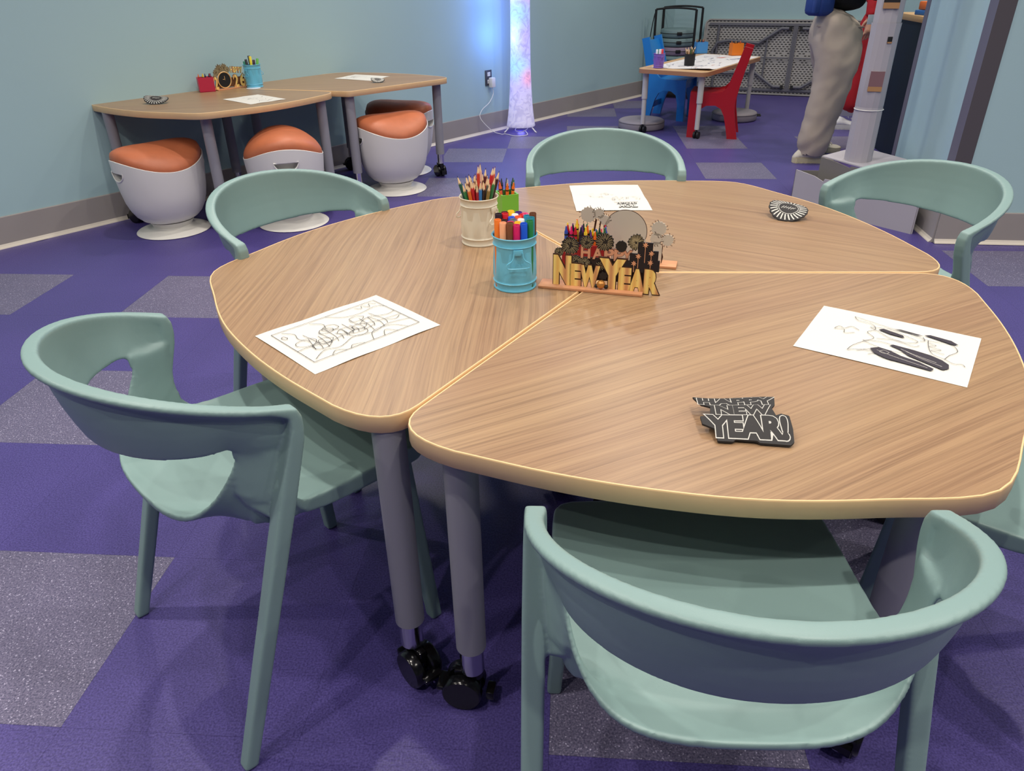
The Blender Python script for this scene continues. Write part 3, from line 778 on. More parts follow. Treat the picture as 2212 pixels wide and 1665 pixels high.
# blue bucket of markers on the central cluster
BX, BY = .0105, 1.512
bucket((BX, BY, TZ), R(8), BLUEE, 'sky blue bucket with wire handle, full of capped markers, beside the NEW YEAR sign')
mk = [  # px, py of each cap top in the photo order, colour, name
    (-.036, -.016, (236, 122, 40), 'orange', .152), (-.0245, -.0255, (244, 172, 128), 'peach', .148), (-.0095, -.0305, (118, 68, 40), 'brown', .149), (.0045, -.0335, (206, 26, 96), 'magenta', .145), (.0200, -.0320, (22, 84, 206), 'blue', .148), (.0330, -.0215, (30, 122, 66), 'green', .150),
    (.0365, -.007, (28, 132, 152), 'teal', .153), (.0405, .007, (104, 58, 32), 'dark brown', .158), (-.0225, .000, (58, 24, 24), 'maroon', .146), (-.0085, -.0145, (214, 40, 110), 'crimson', .146), (.0075, -.0170, (244, 196, 44), 'yellow', .146), (.0145, -.003, (242, 240, 236), 'white', .148),
    (.0280, .010, (38, 140, 170), 'turquoise', .152), (.0395, .0220, (244, 176, 140), 'light peach', .153), (-.0345, .0130, (44, 20, 34), 'black cherry', .156), (-.0205, .0200, (204, 26, 40), 'red', .154), (-.0020, .000, (110, 112, 124), 'grey', .147), (-.0060, .0140, (40, 92, 220), 'royal blue', .148),
    (.0085, .0140, (236, 96, 48), 'vermilion', .149), (.0020, .0270, (240, 240, 238), 'pale white', .150), (-.0210, .0345, (92, 18, 26), 'dark red', .153), (-.0070, .0400, (246, 198, 30), 'golden yellow', .154), (.0100, .0410, (72, 36, 130), 'violet', .151), (.0240, .0370, (232, 90, 150), 'pink', .149),
    (.0190, .0255, (212, 34, 44), 'scarlet', .150), (.0350, .0350, (44, 128, 70), 'leaf green', .147), (-.0300, .0270, (226, 84, 150), 'rose', .148)]
for x, y, rgb, nm, L in mk:
    k = .96
    marker((BX + x * k, BY + y * k, TZ + .0045), 0, random.random(), rgb, L - .004, nm + ' capped marker standing in the sky blue bucket', 'markers in the sky blue bucket')
# cream bucket of pencils
CX, CY = -.0745, 1.811
bucket((CX, CY, TZ), R(52), CREAM, 'cream bucket with fluted sides, packed with sharpened coloured pencils')
pcs = [(-.9, -.1, .168, (28, 92, 78), 'dark green'), (-.75, -.35, .150, (44, 128, 70), 'green'), (-.5, -.5, .150, (228, 112, 36), 'orange'), (-.55, .2, .160, (96, 26, 30), 'maroon'), (-.42, .35, .162, (120, 34, 34), 'brick red'), (-.3, -.35, .155, (198, 34, 44), 'red'),
       (-.35, .1, .160, (238, 206, 164), 'natural'), (-.18, .25, .160, (150, 40, 36), 'rust'), (-.2, -.2, .150, (110, 30, 36), 'wine'), (-.08, -.1, .155, (52, 120, 86), 'sea green'), (-.05, .5, .150, (104, 52, 120), 'purple'), (.02, -.05, .186, (206, 60, 44), 'tomato'),
       (.10, .0, .190, (238, 190, 170), 'pale'), (.12, -.42, .152, (56, 128, 196), 'bright blue'), (.2, .15, .166, (92, 30, 36), 'burgundy'), (.32, .3, .176, (98, 36, 44), 'plum'), (.3, -.3, .150, (66, 44, 36), 'dark brown'), (.42, .0, .158, (190, 70, 50), 'salmon'),
       (.5, -.15, .160, (96, 98, 92), 'grey'), (.62, .35, .180, (206, 36, 46), 'bright red'), (.7, .45, .182, (226, 100, 90), 'coral'), (.58, -.4, .150, (150, 120, 60), 'olive'), (.78, -.1, .164, (60, 132, 78), 'forest green'), (.9, .12, .176, (70, 34, 38), 'black cherry'),
       (-.05, -.4, .145, (170, 36, 48), 'dark red'), (.42, .45, .160, (70, 90, 100), 'slate'), (-.65, .1, .148, (36, 70, 110), 'navy'), (-.12, .05, .165, (112, 60, 40), 'brown'), (.25, -.05, .15, (130, 36, 48), 'ruby'), (-.45, -.2, .14, (220, 170, 130), 'tan')]
for x, y, L, rgb, nm in pcs:
    d = Vector((x * .32, y * .22, 1)).normalized(); L = round(L, 3)
    base = Vector((CX + x * .004, CY + y * .014, TZ + .006))
    pencil(base, d, rgb, tuple(int(v * .6) for v in rgb) if nm != 'natural' else (30, 30, 30), L, nm + ' coloured pencil with a sharpened tip in the cream bucket', 'pencils in the cream bucket')
# crayon blocks
def crayon_block(loc, rz, w, d, h, rgb, label, name='crayon_holder'):
    t = thing(name, label, 'crayon holder', loc, rz)
    bm = bmesh.new(); th = .004
    box(bm, (0, 0, .002), (w, d, .004))
    for sx in (-1, 1): box(bm, (sx * (w - th) / 2, 0, h / 2), (th, d, h))
    for sy in (-1, 1): box(bm, (0, sy * (d - th) / 2, h / 2), (w - 2 * th, th, h))
    obj('holder_box', bm, cmat(rgb), t, angle=20); return t
GX, GY, GR = -.006, 2.030, R(20)
crayon_block((GX, GY, TZ), GR, .048, .060, .066, (116, 186, 60), 'small green box of crayons behind the buckets')
for i, (x, y, dx, dy, rgb, nm) in enumerate([(-.015, -.015, -.10, .0, (226, 108, 70), 'salmon'), (-.006, -.018, .02, -.12, (236, 112, 36), 'orange'), (.006, -.014, .10, -.12, (240, 120, 40), 'tangerine'), (-.014, .004, -.05, .1, (120, 44, 40), 'brown'), (0, .004, .05, .05, (178, 178, 182), 'light grey'),
        (.012, .0, .1, .05, (70, 110, 90), 'green-grey'), (-.008, .018, .0, .1, (60, 62, 84), 'slate'), (.006, .02, .02, .1, (84, 86, 100), 'charcoal'), (.016, .018, .1, .1, (60, 84, 80), 'dark teal')]):
    p = Matrix.Rotation(GR, 4, 'Z') @ Vector((x, y, 0))
    crayon(Vector((GX, GY, TZ + .0045)) + p, (dx, dy, 1), rgb, nm + ' crayon standing in the small green box', 'crayons in the green box', L=.094)
RX, RY, RR = .176, 1.628, R(-14)
crayon_block((RX, RY, TZ), RR, .105, .044, .055, (150, 26, 34), 'dark red crayon box standing behind the gold lettering of the standee')
cols = [((52, 84, 180), 'blue'), ((30, 34, 60), 'navy'), ((236, 112, 36), 'orange'), ((244, 200, 30), 'yellow'), ((196, 30, 50), 'red'), ((104, 50, 130), 'purple'), ((40, 110, 70), 'green'), ((220, 40, 110), 'magenta'), ((246, 210, 60), 'lemon'), ((24, 60, 50), 'dark green')]
k = 0
for iy in range(3):
    for ix in range(9):
        rgb, nm = cols[(k * 7 + iy) % 10]; k += 1; row = ('nearest', 'middle', 'rear')[iy]
        x = -.044 + ix * .0108; y = -.012 + iy * .012
        p = Matrix.Rotation(RR, 4, 'Z') @ Vector((x, y, 0))
        hh = .088 + .006 * math.sin(ix * .8) + random.uniform(-.002, .002)
        c = crayon(Vector((RX, RY, TZ + .0045)) + p, (random.uniform(-.03, .03), random.uniform(-.03, .03), 1), rgb, nm + ' crayon in the ' + row + ' row of the dark red box behind the standee', 'crayons in the dark red box', L=round(hh, 2))

# ================================================================== NEW YEAR STANDEE (nearest the buckets)
GOLD = None
def gold_mat():
    m = bpy.data.materials.new('gold_print'); m.use_nodes = True; nt = m.node_tree; b = nt.nodes['Principled BSDF']
    tc = nt.nodes.new('ShaderNodeTexCoord'); sp = nt.nodes.new('ShaderNodeSeparateXYZ'); nt.links.new(tc.outputs['Object'], sp.inputs[0])
    ml = nt.nodes.new('ShaderNodeMath'); ml.operation = 'MULTIPLY'; ml.inputs[1].default_value = 190; nt.links.new(sp.outputs['X'], ml.inputs[0])
    sn = nt.nodes.new('ShaderNodeMath'); sn.operation = 'SINE'; nt.links.new(ml.outputs[0], sn.inputs[0])
    mr = nt.nodes.new('ShaderNodeMapRange'); mr.inputs[1].default_value = -1; nt.links.new(sn.outputs[0], mr.inputs[0])
    r = ramp(nt, mr.outputs[0], [(0, (206, 148, 98)), (.3, (246, 206, 124)), (.7, (250, 224, 132)), (1, (236, 190, 104))])
    nt.links.new(r.outputs[0], b.inputs['Base Color']); b.inputs['Roughness'].default_value = .35
    return m
GOLD = gold_mat()
PLY = mat('plywood', (206, 146, 104), .55, noise=.08, nscale=30); BURNT = mat('burnt_edge', (66, 34, 18), .6)
FWB = mat('firework_black', (26, 22, 20), .6); FWL = mat('firework_ray', (176, 162, 124), .5); BEIGE = mat('beige_back', (206, 199, 184), .6)
COPPER = mat('copper_print', (216, 156, 122), .4); SANGLE = math.atan2(1.438 - 1.4985, .2825 - .071)
def burst(bm, u, z, r, y0, y1, n=18, mi=0, depth=.18, seed=1):
    rnd = random.Random(seed); P = []
    for k in range(n * 2):
        rr = r * (1 if k % 2 == 0 else 1 - depth) * rnd.uniform(.93, 1.05); a = PI * k / n
        P.append((u + rr * math.cos(a), z + rr * math.sin(a)))
    prism(bm, P, y0, y1, mi, lambda x, zz, y: (x, y, zz)); return P
def rays(bm, u, z, r, y, n, mi, w=.0011, seed=2, fall=0):
    rnd = random.Random(seed)
    for k in range(n):
        a = 2 * PI * k / n + rnd.uniform(-.05, .05); r0 = r * rnd.uniform(.12, .45); r1 = r * rnd.uniform(.8, .98)
        d = Vector((math.cos(a), math.sin(a))); nn = Vector((-d.y, d.x)) * w / 2
        p0 = Vector((u, z)) + d * r0; p1 = Vector((u, z)) + d * (r0 + r1) / 2; p2 = Vector((u, z)) + d * r1 + Vector((0, -fall * r))
        for a_, b_ in ((p0, p1), (p1, p2)):
            q = [a_ - nn, b_ - nn, b_ + nn, a_ + nn]
            bm.faces.new([bm.verts.new((v.x, y, v.y)) for v in q]).material_index = mi
sx0, sy0 = .0955, 1.5060
sg = thing('new_year_standee', 'small wooden standee with gold NEW YEAR lettering beside the sky blue bucket', 'standee', (sx0, sy0, TZ), SANGLE)
bm = bmesh.new(); box(bm, (.081, 0, .0032), (.224, .044, .0055), bev=.0006); obj('base_plank', bm, PLY, sg)
FY = -.006
def letter(ch, u, z, w, h, depth, mats, outline=.0011, parent=sg, y=FY, nm='letter', fl=.032, bk=.055):
    bb = text_bm(ch, 1, 0, 0); xs = [v.co.x for v in bb.verts]; ys = [v.co.y for v in bb.verts]; x0, x1, y0, y1 = min(xs), max(xs), min(ys), max(ys); bb.free()
    kx = w / (x1 - x0); ky = h / (y1 - y0)
    bm = bmesh.new()
    b1 = text_bm(ch, 1, bk, .5)                      # dark burnt backing
    merge(bm, b1, lambda v: (u + (v.x - x0) * kx, y + .0008 + (v.z + .5) * depth, z + (v.y - y0) * ky), 1)
    b2 = text_bm(ch, 1, fl, 0)
    merge(bm, b2, lambda v: (u + (v.x - x0) * kx, y + .0004, z + (v.y - y0) * ky), 0)
    o = obj(nm, bm, mats, parent, recalc=False)
    return o
# gold letters: NEW YEAR
for ch, u, z, w, h in (('N', .003, .008, .031, .055), ('E', .038, .007, .018, .041), ('W', .060, .007, .036, .040), ('Y', .108, .004, .036, .059), ('E', .1435, .005, .019, .043), ('A', .166, .004, .025, .043), ('R', .1965, .004, .023, .044)):
    letter(ch, u, z + .0035, w, h, .003, [GOLD, BURNT], fl=.080, bk=.110)
for ch, u in (('H', .058), ('A', .0835), ('P', .108), ('P', .1285), ('Y', .1455)):
    letter(ch, u, (.0700 - (u - .058) * .02), .018, .0235, .0025, [COPPER, mat('burnt_copper', (104, 56, 40), .6)], y=FY + .004)
bm = bmesh.new(); box(bm, (.108, FY + .0075, .046), (.17, .0018, .050)); obj('backing_panel', bm, mat('backing_dark', (40, 26, 24), .6), sg)
fw = [(.034, .084, .0200, 26), (.010, .068, .0105, 16), (.069, .094, .0150, 20), (.1065, .0975, .0205, 26), (.1715, .1015, .0180, 40), (.047, .0515, .0135, 18), (.0665, .0490, .0125, 18), (.100, .045, .0110, 12)]
for i, (u, z, r, n) in enumerate(fw):
    z += .010; bm = bmesh.new(); burst(bm, u, z, r, FY + .0035, FY + .0062, 16, 0, .14, i); rays(bm, u, z, r, FY + .0031, n, 1, .0008, i, .12 if i == 0 else 0)
    if n > 30: rays(bm, u, z, r * .6, FY + .0030, 22, 1, .0009, 30)
    obj('firework', bm, [FWB, FWL], sg, recalc=False)
bm = bmesh.new(); burst(bm, .1415, .1005, .0125, FY + .0035, FY + .0062, 13, 0, .08, 9); obj('dark_burst', bm, FWB, sg)
for (u0, z0, u1, z1) in ((.176, .066, .2065, .103), (.190, .060, .2185, .086), (.160, .052, .196, .078), (.185, .0475, .2225, .066), (.150, .044, .190, .062)):
    z0 += .004; z1 += .010
    bm = bmesh.new(); prism(bm, [(u0, z0), (u1, z0), (u1, z1), (u0, z1)], FY + .0012 + u0 * .004, FY + .0052, 0, lambda x, zz, y: (x, y, zz)); o = obj('gift_box', bm, mat('gift_black', (24, 22, 30), .5), sg)
    bm = bmesh.new(); cu, yy = (u0 + u1) / 2, FY + .0008
    box(bm, (cu, yy + .0003, (z0 + z1) / 2), (.0012, .0006, z1 - z0)); burst(bm, cu, z1 - .005, .0062, yy - .0012, yy, 7, 0, .55, int(u0 * 999)); obj('bow', bm, mat('bow_copper', (222, 160, 120), .4), o)
bm = bmesh.new()
bmesh.ops.create_uvsphere(bm, u_segments=20, v_segments=12, radius=.0092, matrix=Matrix.Translation((.1040, FY - .004, .0165))); obj('gold_bauble', bm, mat('bauble_gold', (200, 140, 70), .3, metal=.5), sg)
for u, z, r in ((.0945, .0120, .0043), (.1150, .0120, .0048)):
    bm = bmesh.new(); bmesh.ops.create_uvsphere(bm, u_segments=14, v_segments=8, radius=r, matrix=Matrix.Translation((u, FY - .004, z))); obj('black_bauble', bm, BLACKM, sg)
bm = bmesh.new(); burst(bm, .1075, .034, .0105, FY - .0006, FY + .001, 7, 0, .3, 5); obj('black_bow', bm, FWB, sg)
# second standee, seen from behind
s2 = thing('round_standee', 'beige wooden standee seen from behind: a big disc with firework cut-outs', 'standee', (.262, 1.645, TZ), SANGLE)
bm = bmesh.new(); box(bm, (.048, 0, .0032), (.158, .042, .0055), bev=.0006); obj('base_plank', bm, PLY, s2)
bm = bmesh.new(); P = [(.004 + .049 * math.cos(a), .075 + .049 * math.sin(a)) for a in [2 * PI * k / 56 for k in range(56)]]
prism(bm, P, -.0012, .0012, 0, lambda x, z, y: (x, y, z))
for f in bm.faces:
    if len(f.verts) == 4: f.material_index = 1
obj('disc', bm, [BEIGE, BURNT], s2, recalc=False)
bm = bmesh.new(); tube(bm, [(.004 + .0494 * math.cos(2 * PI * k / 60), 0, .075 + .0494 * math.sin(2 * PI * k / 60)) for k in range(60)], .0009, 6, True); obj('burnt_rim', bm, BURNT, s2)
rnd = random.Random(4)
for u, z, r in ((-.083, .108, .0190), (-.058, .112, .0125), (.080, .086, .0180), (.0755, .062, .0145), (.101, .061, .0140), (-.045, .098, .0130)):
    bm = bmesh.new(); burst(bm, u, z, r, -.0012, .0012, 15, 0, .10, int(abs(u) * 999))
    for k in range(15):
        a = 2 * PI * k / 15 + rnd.uniform(-.1, .1)
        if rnd.random() < .3: continue
        d = Vector((math.cos(a), math.sin(a))); n_ = Vector((-d.y, d.x)); c = Vector((u, z)) + d * r * .94
        q = [c - n_ * .0005, c + n_ * .0005, c + n_ * .0008 + d * .0034, c - n_ * .0003 + d * .0036]
        bm.faces.new([bm.verts.new((v.x, -.0016, v.y)) for v in q]).material_index = 1
        c2 = c + d * .003; q = [c2, c2 + n_ * .0026, c2 + n_ * .0022 + d * .0009, c2 + d * .0009]
        bm.faces.new([bm.verts.new((v.x, -.0016, v.y)) for v in q]).material_index = 1
    obj('firework_cutout', bm, [BEIGE, BURNT], s2, recalc=False)
bm = bmesh.new(); prism(bm, [(.070, .004), (.088, .004), (.092, .03), (.086, .055), (.070, .055), (.073, .03)], -.0012, .0012, 0, lambda x, z, y: (x, y, z))
prism(bm, [(.0905, .004), (.0918, .004), (.0945, .02), (.0915, .03), (.0925, .045), (.0905, .05), (.0905, .03)], -.0014, .0014, 1, lambda x, z, y: (x, y, z)); obj('firework_trail', bm, [BEIGE, BURNT], s2)
bm = bmesh.new(); prism(bm, [(-.070, .07), (-.066, .070), (-.062, .098), (-.066, .099)], -.0014, .0014, 0, lambda x, z, y: (x, y, z)); prism(bm, [(-.058, .07), (-.0555, .07), (-.052, .094), (-.0545, .095)], -.0014, .0014, 0, lambda x, z, y: (x, y, z)); obj('firework_stalk', bm, BURNT, s2)
bm = bmesh.new(); prism(bm, [(-.026, .006), (.052, .006), (.052, .06), (-.02, .05), (-.026, .05)], -.0011, .0011, 0, lambda x, z, y: (x, y, z)); obj('lower_panel', bm, BEIGE, s2)

# ================================================================== FOAM STICKERS
FOAM = mat('foam_black', (44, 42, 42), .75, bump=.1, bscale=1500); FOAMW = mat('foam_print', (206, 204, 196), .7)
def curl(o_bm, ax, k, lift):
    # bend the sheet up along direction ax
    for v in o_bm.verts:
        d = v.co.x * ax[0] + v.co.y * ax[1]
        v.co.z += lift * max(0, 1 - (d / k) ** 2)
st = thing('foam_sticker', 'curled black foam sticker reading HAPPY NEW YEAR on the nearest table', 'sticker', (.348, .925, TZ + .0012), R(-7))
words = [('HAPPY', -.066, .032, .108, .022, 0), ('NEW', -.042, .006, .076, .021, .05), ('YEAR!', -.056, -.036, .110, .036, .0)]
tb = []; back = bmesh.new(); outl = bmesh.new(); fill = bmesh.new()
def put(txt, x, y, w_, h_, off, target, z, mi=0):
    b0 = text_bm(txt, 1, 0, 0, spacing=.95); xs = [v.co.x for v in b0.verts]; ys = [v.co.y for v in b0.verts]; x0, x1, y0, y1 = min(xs), max(xs), min(ys), max(ys); b0.free()
    b1 = text_bm(txt, 1, off, 0, spacing=.95)
    for _ in range(2):
        es = [e for e in b1.edges if e.calc_length() > .18]
        if es: bmesh.ops.subdivide_edges(b1, edges=es, cuts=1); bmesh.ops.triangulate(b1, faces=b1.faces[:])
    merge(target, b1, lambda v: (x + (v.x - x0) * w_ / (x1 - x0), y + (v.y - y0) * h_ / (y1 - y0), z), mi)
for tx, x, y, w_, h_, sl in words:
    put(tx, x, y, w_, h_, .088, outl, .0042); put(tx, x, y, w_, h_, .056, fill, .0046)
# backing sheet: grid of small cells clipped to a rounded silhouette around the words
sil = [(-.074, .058), (-.064, .030), (-.051, .024), (-.053, .002), (-.068, -.002), (-.066, -.016), (-.048, -.024), (-.046, -.044), (-.024, -.044), (-.020, -.040), (.010, -.041), (.014, -.044), (.034, -.045), (.056, -.046), (.062, -.040), (.063, -.020), (.061, .004), (.050, .008), (.042, .004), (.038, .020), (.044, .030), (.048, .058)]
def subd(bm, L=.006):
    for _ in range(7):
        es = [e for e in bm.edges if e.calc_length() > L]
        if not es: break
        bmesh.ops.subdivide_edges(bm, edges=es, cuts=1); bmesh.ops.triangulate(bm, faces=bm.faces[:])
bt = bmesh.new(); bt.faces.new([bt.verts.new((p[0], p[1], .004)) for p in sil[::-1]]); bmesh.ops.triangulate(bt, faces=bt.faces[:]); subd(bt, .008)
r_ = bmesh.ops.extrude_face_region(bt, geom=bt.faces[:])
for v in [e for e in r_['geom'] if isinstance(e, bmesh.types.BMVert)]: v.co.z = .001
def bend(bm):
    for v in bm.verts:
        y = v.co.y + .044; a = max(0, y) / .104
        z = .020 * math.sin(min(1, a * 1.15) * PI * .62) ; zz = v.co.z
        ny = v.co.y * (1 - .10 * a)
        v.co.z = zz + z + .004 * math.sin(v.co.x * 30) * a; v.co.y = ny
bend(bt); bend(outl); bend(fill)
obj('foam_sheet', bt, FOAM, st, angle=60); obj('letter_outlines', outl, FOAMW, st, recalc=False); obj('letter_fill', fill, FOAM, st, recalc=False)

def scalloped_sticker(loc, rz, label, w_=.10, h_=.062, lift=.018, seed=3):
    t = thing('foam_sticker', label, 'sticker', loc, rz)
    P = []
    for k in range(72):
        a = 2 * PI * k / 72; rr = 1 + .06 * abs(math.sin(a * 9))
        P.append((w_ / 2 * rr * math.cos(a), h_ / 2 * rr * math.sin(a)))
    bt = bmesh.new(); bt.faces.new([bt.verts.new((p[0], p[1], .0035)) for p in P]); bmesh.ops.triangulate(bt, faces=bt.faces[:]); subd(bt, .01)
    r_ = bmesh.ops.extrude_face_region(bt, geom=bt.faces[:])
    for v in [e for e in r_['geom'] if isinstance(e, bmesh.types.BMVert)]: v.co.z = .0012
    dec = bmesh.new(); rnd = random.Random(seed)
    for k in range(26):
        a = 2 * PI * k / 26
        for r0, r1, wd in ((.60, .96, .0048), ):
            pts = [(w_ / 2 * r * math.cos(a + (r - .6) * .25), h_ / 2 * r * math.sin(a + (r - .6) * .25)) for r in (r0, (r0 + r1) / 2, r1)]
            ribbon(dec, pts, wd * .7, .0040)
    ring = [(w_ / 2 * .52 * math.cos(2 * PI * k / 40), h_ / 2 * .52 * math.sin(2 * PI * k / 40)) for k in range(41)]; ribbon(dec, ring, .0014, .0040)
    for k in range(6): ribbon(dec, [(-.018 + k * .006, -.004 + rnd.uniform(-.002, .002)), (-.012 + k * .006, .004 + rnd.uniform(-.002, .002))], .0016, .0040)
    for bm in (bt, dec):
        for v in bm.verts:
            c = v.co.x * .5 + v.co.y
            a_ = min(1, max(0, (v.co.y / h_) + .5)); v.co.z += lift * math.sin(a_ * PI * .60) * (1 - .35 * (v.co.x / w_ + .5)) ; v.co.y *= .86 if v.co.y > 0 else .95
    mn = min(v.co.z for v in bt.verts)
    for bm in (bt, dec):
        for v in bm.verts: v.co.z -= mn - .0008
    obj('foam_sheet', bt, FOAM, t, angle=60); obj('printed_petals', dec, FOAMW, t, recalc=False); return t
scalloped_sticker((.760, 1.975, TZ), R(-25), 'curled black and white foam sticker with petal pattern, on the farthest petal table', .098, .088, .034)
scalloped_sticker((-1.862, 4.165, TZ), R(5), 'curled black and white foam sticker at the left end of the wall tables', .120, .090, .036, 5)
scalloped_sticker((-.790, 4.850, TZ), R(10), 'tiny curled foam sticker on the wall table nearest the lamp', .080, .060, .024, 6)

# ================================================================== PRINTED PAGES
def page(name, o, e_, w_, h_, label, curlv=.0016, z=TZ):
    # o: corner, e_: direction of the width edge; the page lies to the right of it
    a = math.atan2(e_[1], e_[0]); t = thing(name, label, 'paper', (o[0], o[1], z + .0002), a)
    bm = bmesh.new(); nx, ny = 14, 12; V = []
    for j in range(ny + 1):
        r = []
        for i in range(nx + 1):
            x = w_ * i / nx; y = -h_ * j / ny
            zz = curlv * (.5 + .5 * math.sin(i * .9 + j * .35)) * (1 if (i in (0, nx) or j in (0, ny)) else .2)
            r.append(bm.verts.new((x, y, zz + .0003)))
        V.append(r)
    for j in range(ny):
        for i in range(nx): bm.faces.new((V[j][i], V[j + 1][i], V[j + 1][i + 1], V[j][i + 1]))
    obj('sheet', bm, PAPER, t, recalc=False); return t
ZL = .0024
def lines(parent, polys, wd, m=INK, name='printed_lines', label=None):
    bm = bmesh.new()
    for p in polys: ribbon(bm, p, wd, ZL)
    return obj(name, bm, m, parent, label, recalc=False)
def curve2(P, n=6): return [(v.x, v.y) for v in smooth_path([(p[0], p[1], 0) for p in P], n)]
# page 1: frame with a plain rocky landscape
p1 = page('coloring_page', (-.4889, 1.2732), (.2021, .1940), .2794, .2159, 'white coloring page with a framed line landscape on the left petal table')
fr = [(.022, -.022), (.257, -.022), (.257, -.178), (.022, -.178), (.022, -.022)]
lines(p1, [fr], .0012)
rnd = random.Random(8)
L1 = [curve2(c) for c in ([(.03, -.17), (.06, -.150), (.09, -.158), (.13, -.14), (.17, -.150), (.21, -.138), (.256, -.148)], [(.10, -.030), (.118, -.050), (.112, -.075), (.13, -.095), (.128, -.12)], [(.04, -.03), (.055, -.05), (.05, -.075), (.062, -.1)],
      [(.15, -.177), (.165, -.150), (.19, -.142), (.215, -.150), (.23, -.177)], [(.175, -.177), (.19, -.158), (.205, -.177)], [(.14, -.023), (.165, -.05), (.20, -.058), (.24, -.05), (.256, -.06)], [(.17, -.10), (.2, -.085), (.235, -.10), (.256, -.095)],
      [(.17, -.10), (.2, -.112), (.256, -.118)], [(.205, -.03), (.215, -.04), (.222, -.03), (.232, -.044), (.24, -.03), (.25, -.04)], [(.028, -.05), (.034, -.045), (.038, -.055), (.032, -.06), (.028, -.05)],
      [(.022, -.12), (.05, -.118), (.08, -.128), (.12, -.12), (.15, -.13), (.19, -.122)], [(.06, -.177), (.075, -.165), (.09, -.177)], [(.10, -.177), (.11, -.168), (.13, -.177)], [(.22, -.12), (.235, -.13), (.25, -.122)])]
# plain boulders and reeds in the middle of the landscape
for k in range(9):
    cx = .055 + k * .016 + rnd.uniform(-.004, .004); cy = -.10 - .03 * math.sin(k * 1.3); rr = .010 + .006 * rnd.random()
    L1.append(curve2([(cx + rr * 1.3 * math.cos(a) * (1 + .15 * math.sin(3 * a + k)), cy + rr * math.sin(a)) for a in [2 * PI * i / 8 for i in range(9)]], 3))
for k in range(14):
    x = .05 + k * .0125; L1.append(curve2([(x, -.135 + rnd.uniform(-.01, .01)), (x + .006, -.115), (x + .004 + rnd.uniform(-.006, .01), -.085 + rnd.uniform(-.02, .02))]))
lines(p1, L1, .0010)
# page 2: black cloak-like shapes and loose loops
p2 = page('coloring_page', (.5116, 1.1948), (.1213, .1751), .2159, .2794, 'white coloring page with solid black shapes on the right of the nearest petal table', .0008)
# local x: short side, y negative along the long side
L2 = [curve2(c) for c in ([(.19, -.065), (.175, -.075), (.17, -.10), (.15, -.11), (.13, -.10), (.11, -.115), (.09, -.105), (.06, -.09), (.035, -.085)], [(.19, -.065), (.18, -.10), (.17, -.135), (.165, -.17)], [(.035, -.085), (.05, -.11), (.045, -.14), (.03, -.16)],
      [(.16, -.17), (.15, -.205), (.155, -.235), (.13, -.25), (.105, -.24), (.085, -.235)], [(.15, -.20), (.12, -.205), (.095, -.215), (.085, -.235)], [(.14, -.20), (.135, -.215), (.125, -.205), (.12, -.225), (.11, -.21), (.105, -.232)],
      [(.155, -.10), (.165, -.13), (.15, -.16), (.135, -.185), (.12, -.17), (.125, -.14), (.14, -.12), (.155, -.10)], [(.09, -.10), (.10, -.13), (.09, -.165), (.075, -.175), (.07, -.15), (.078, -.12), (.09, -.10)],
      [(.13, -.085), (.14, -.07), (.125, -.06), (.13, -.05), (.115, -.045), (.12, -.06), (.105, -.065), (.115, -.08)], [(.085, -.235), (.075, -.25), (.08, -.262), (.072, -.268)], [(.11, -.12), (.12, -.15), (.11, -.18), (.118, -.19)], [(.16, -.19), (.145, -.195), (.14, -.188)], [(.04, -.10), (.06, -.12), (.055, -.14)], [(.035, -.12), (.045, -.13), (.035, -.145), (.05, -.15)])]
lines(p2, L2, .0009)
bm = bmesh.new()
for P in ([(.152, -.115), (.160, -.122), (.148, -.158), (.138, -.162), (.142, -.135)], [(.170, -.190), (.176, -.200), (.170, -.235), (.158, -.248), (.154, -.240), (.162, -.215)], [(.092, -.145), (.098, -.150), (.094, -.185), (.088, -.212), (.078, -.232), (.066, -.244), (.050, -.246), (.040, -.238), (.052, -.212), (.066, -.18), (.082, -.165)],
          [(.062, -.118), (.074, -.130), (.070, -.150), (.058, -.170), (.050, -.200), (.036, -.225), (.026, -.222), (.030, -.19), (.034, -.15), (.046, -.128)], [(.170, -.140), (.173, -.15), (.166, -.19), (.163, -.18)]):
    flatpoly(bm, [(x, y) for x, y in P], ZL + .0002)
obj('black_shapes', bm, DARKINK, p2, recalc=False)
lines(p2, [curve2([(.086, -.165), (.074, -.19), (.062, -.225)]), curve2([(.080, -.175), (.066, -.20), (.052, -.235)]), curve2([(.060, -.13), (.050, -.155), (.042, -.185), (.034, -.215)]), curve2([(.066, -.140), (.060, -.15), (.052, -.145), (.056, -.135), (.066, -.140)])], .0009, PAPER, 'white_folds')
for v in bpy.data.objects['white_folds'].data.vertices: v.co.z += .0004
# page 3: faint sketch and upside-down lettering
p3 = page('coloring_page', (.1906, 2.0586), (.0014, .2782), .2794, .2159, 'white page with faint pencil-like sketch and upside-down outlined lettering on the farthest table', .0020)
rnd = random.Random(3); L3 = []
for (cx, cy, n) in ((.165, -.058, 3), (.135, -.075, 8), (.17, -.105, 9), (.115, -.112, 9), (.12, -.14, 9), (.135, -.155, 6), (.13, -.19, 7)):
    for k in range(n):
        x, y = cx + rnd.uniform(-.016, .016), cy + rnd.uniform(-.012, .012)
        L3.append(curve2([(x, y), (x + rnd.uniform(-.012, .012), y + rnd.uniform(-.01, .01)), (x + rnd.uniform(-.015, .015), y + rnd.uniform(-.012, .012))], 3))
L3 += [[(.172, -.022), (.168, -.06)], [(.13, -.085), (.132, -.105)], [(.14, -.165), (.142, -.205)], [(.17, -.075), (.172, -.10)]]
lines(p3, L3, .0005, mat('faint_ink', (150, 148, 146), .8), 'faint_sketch')
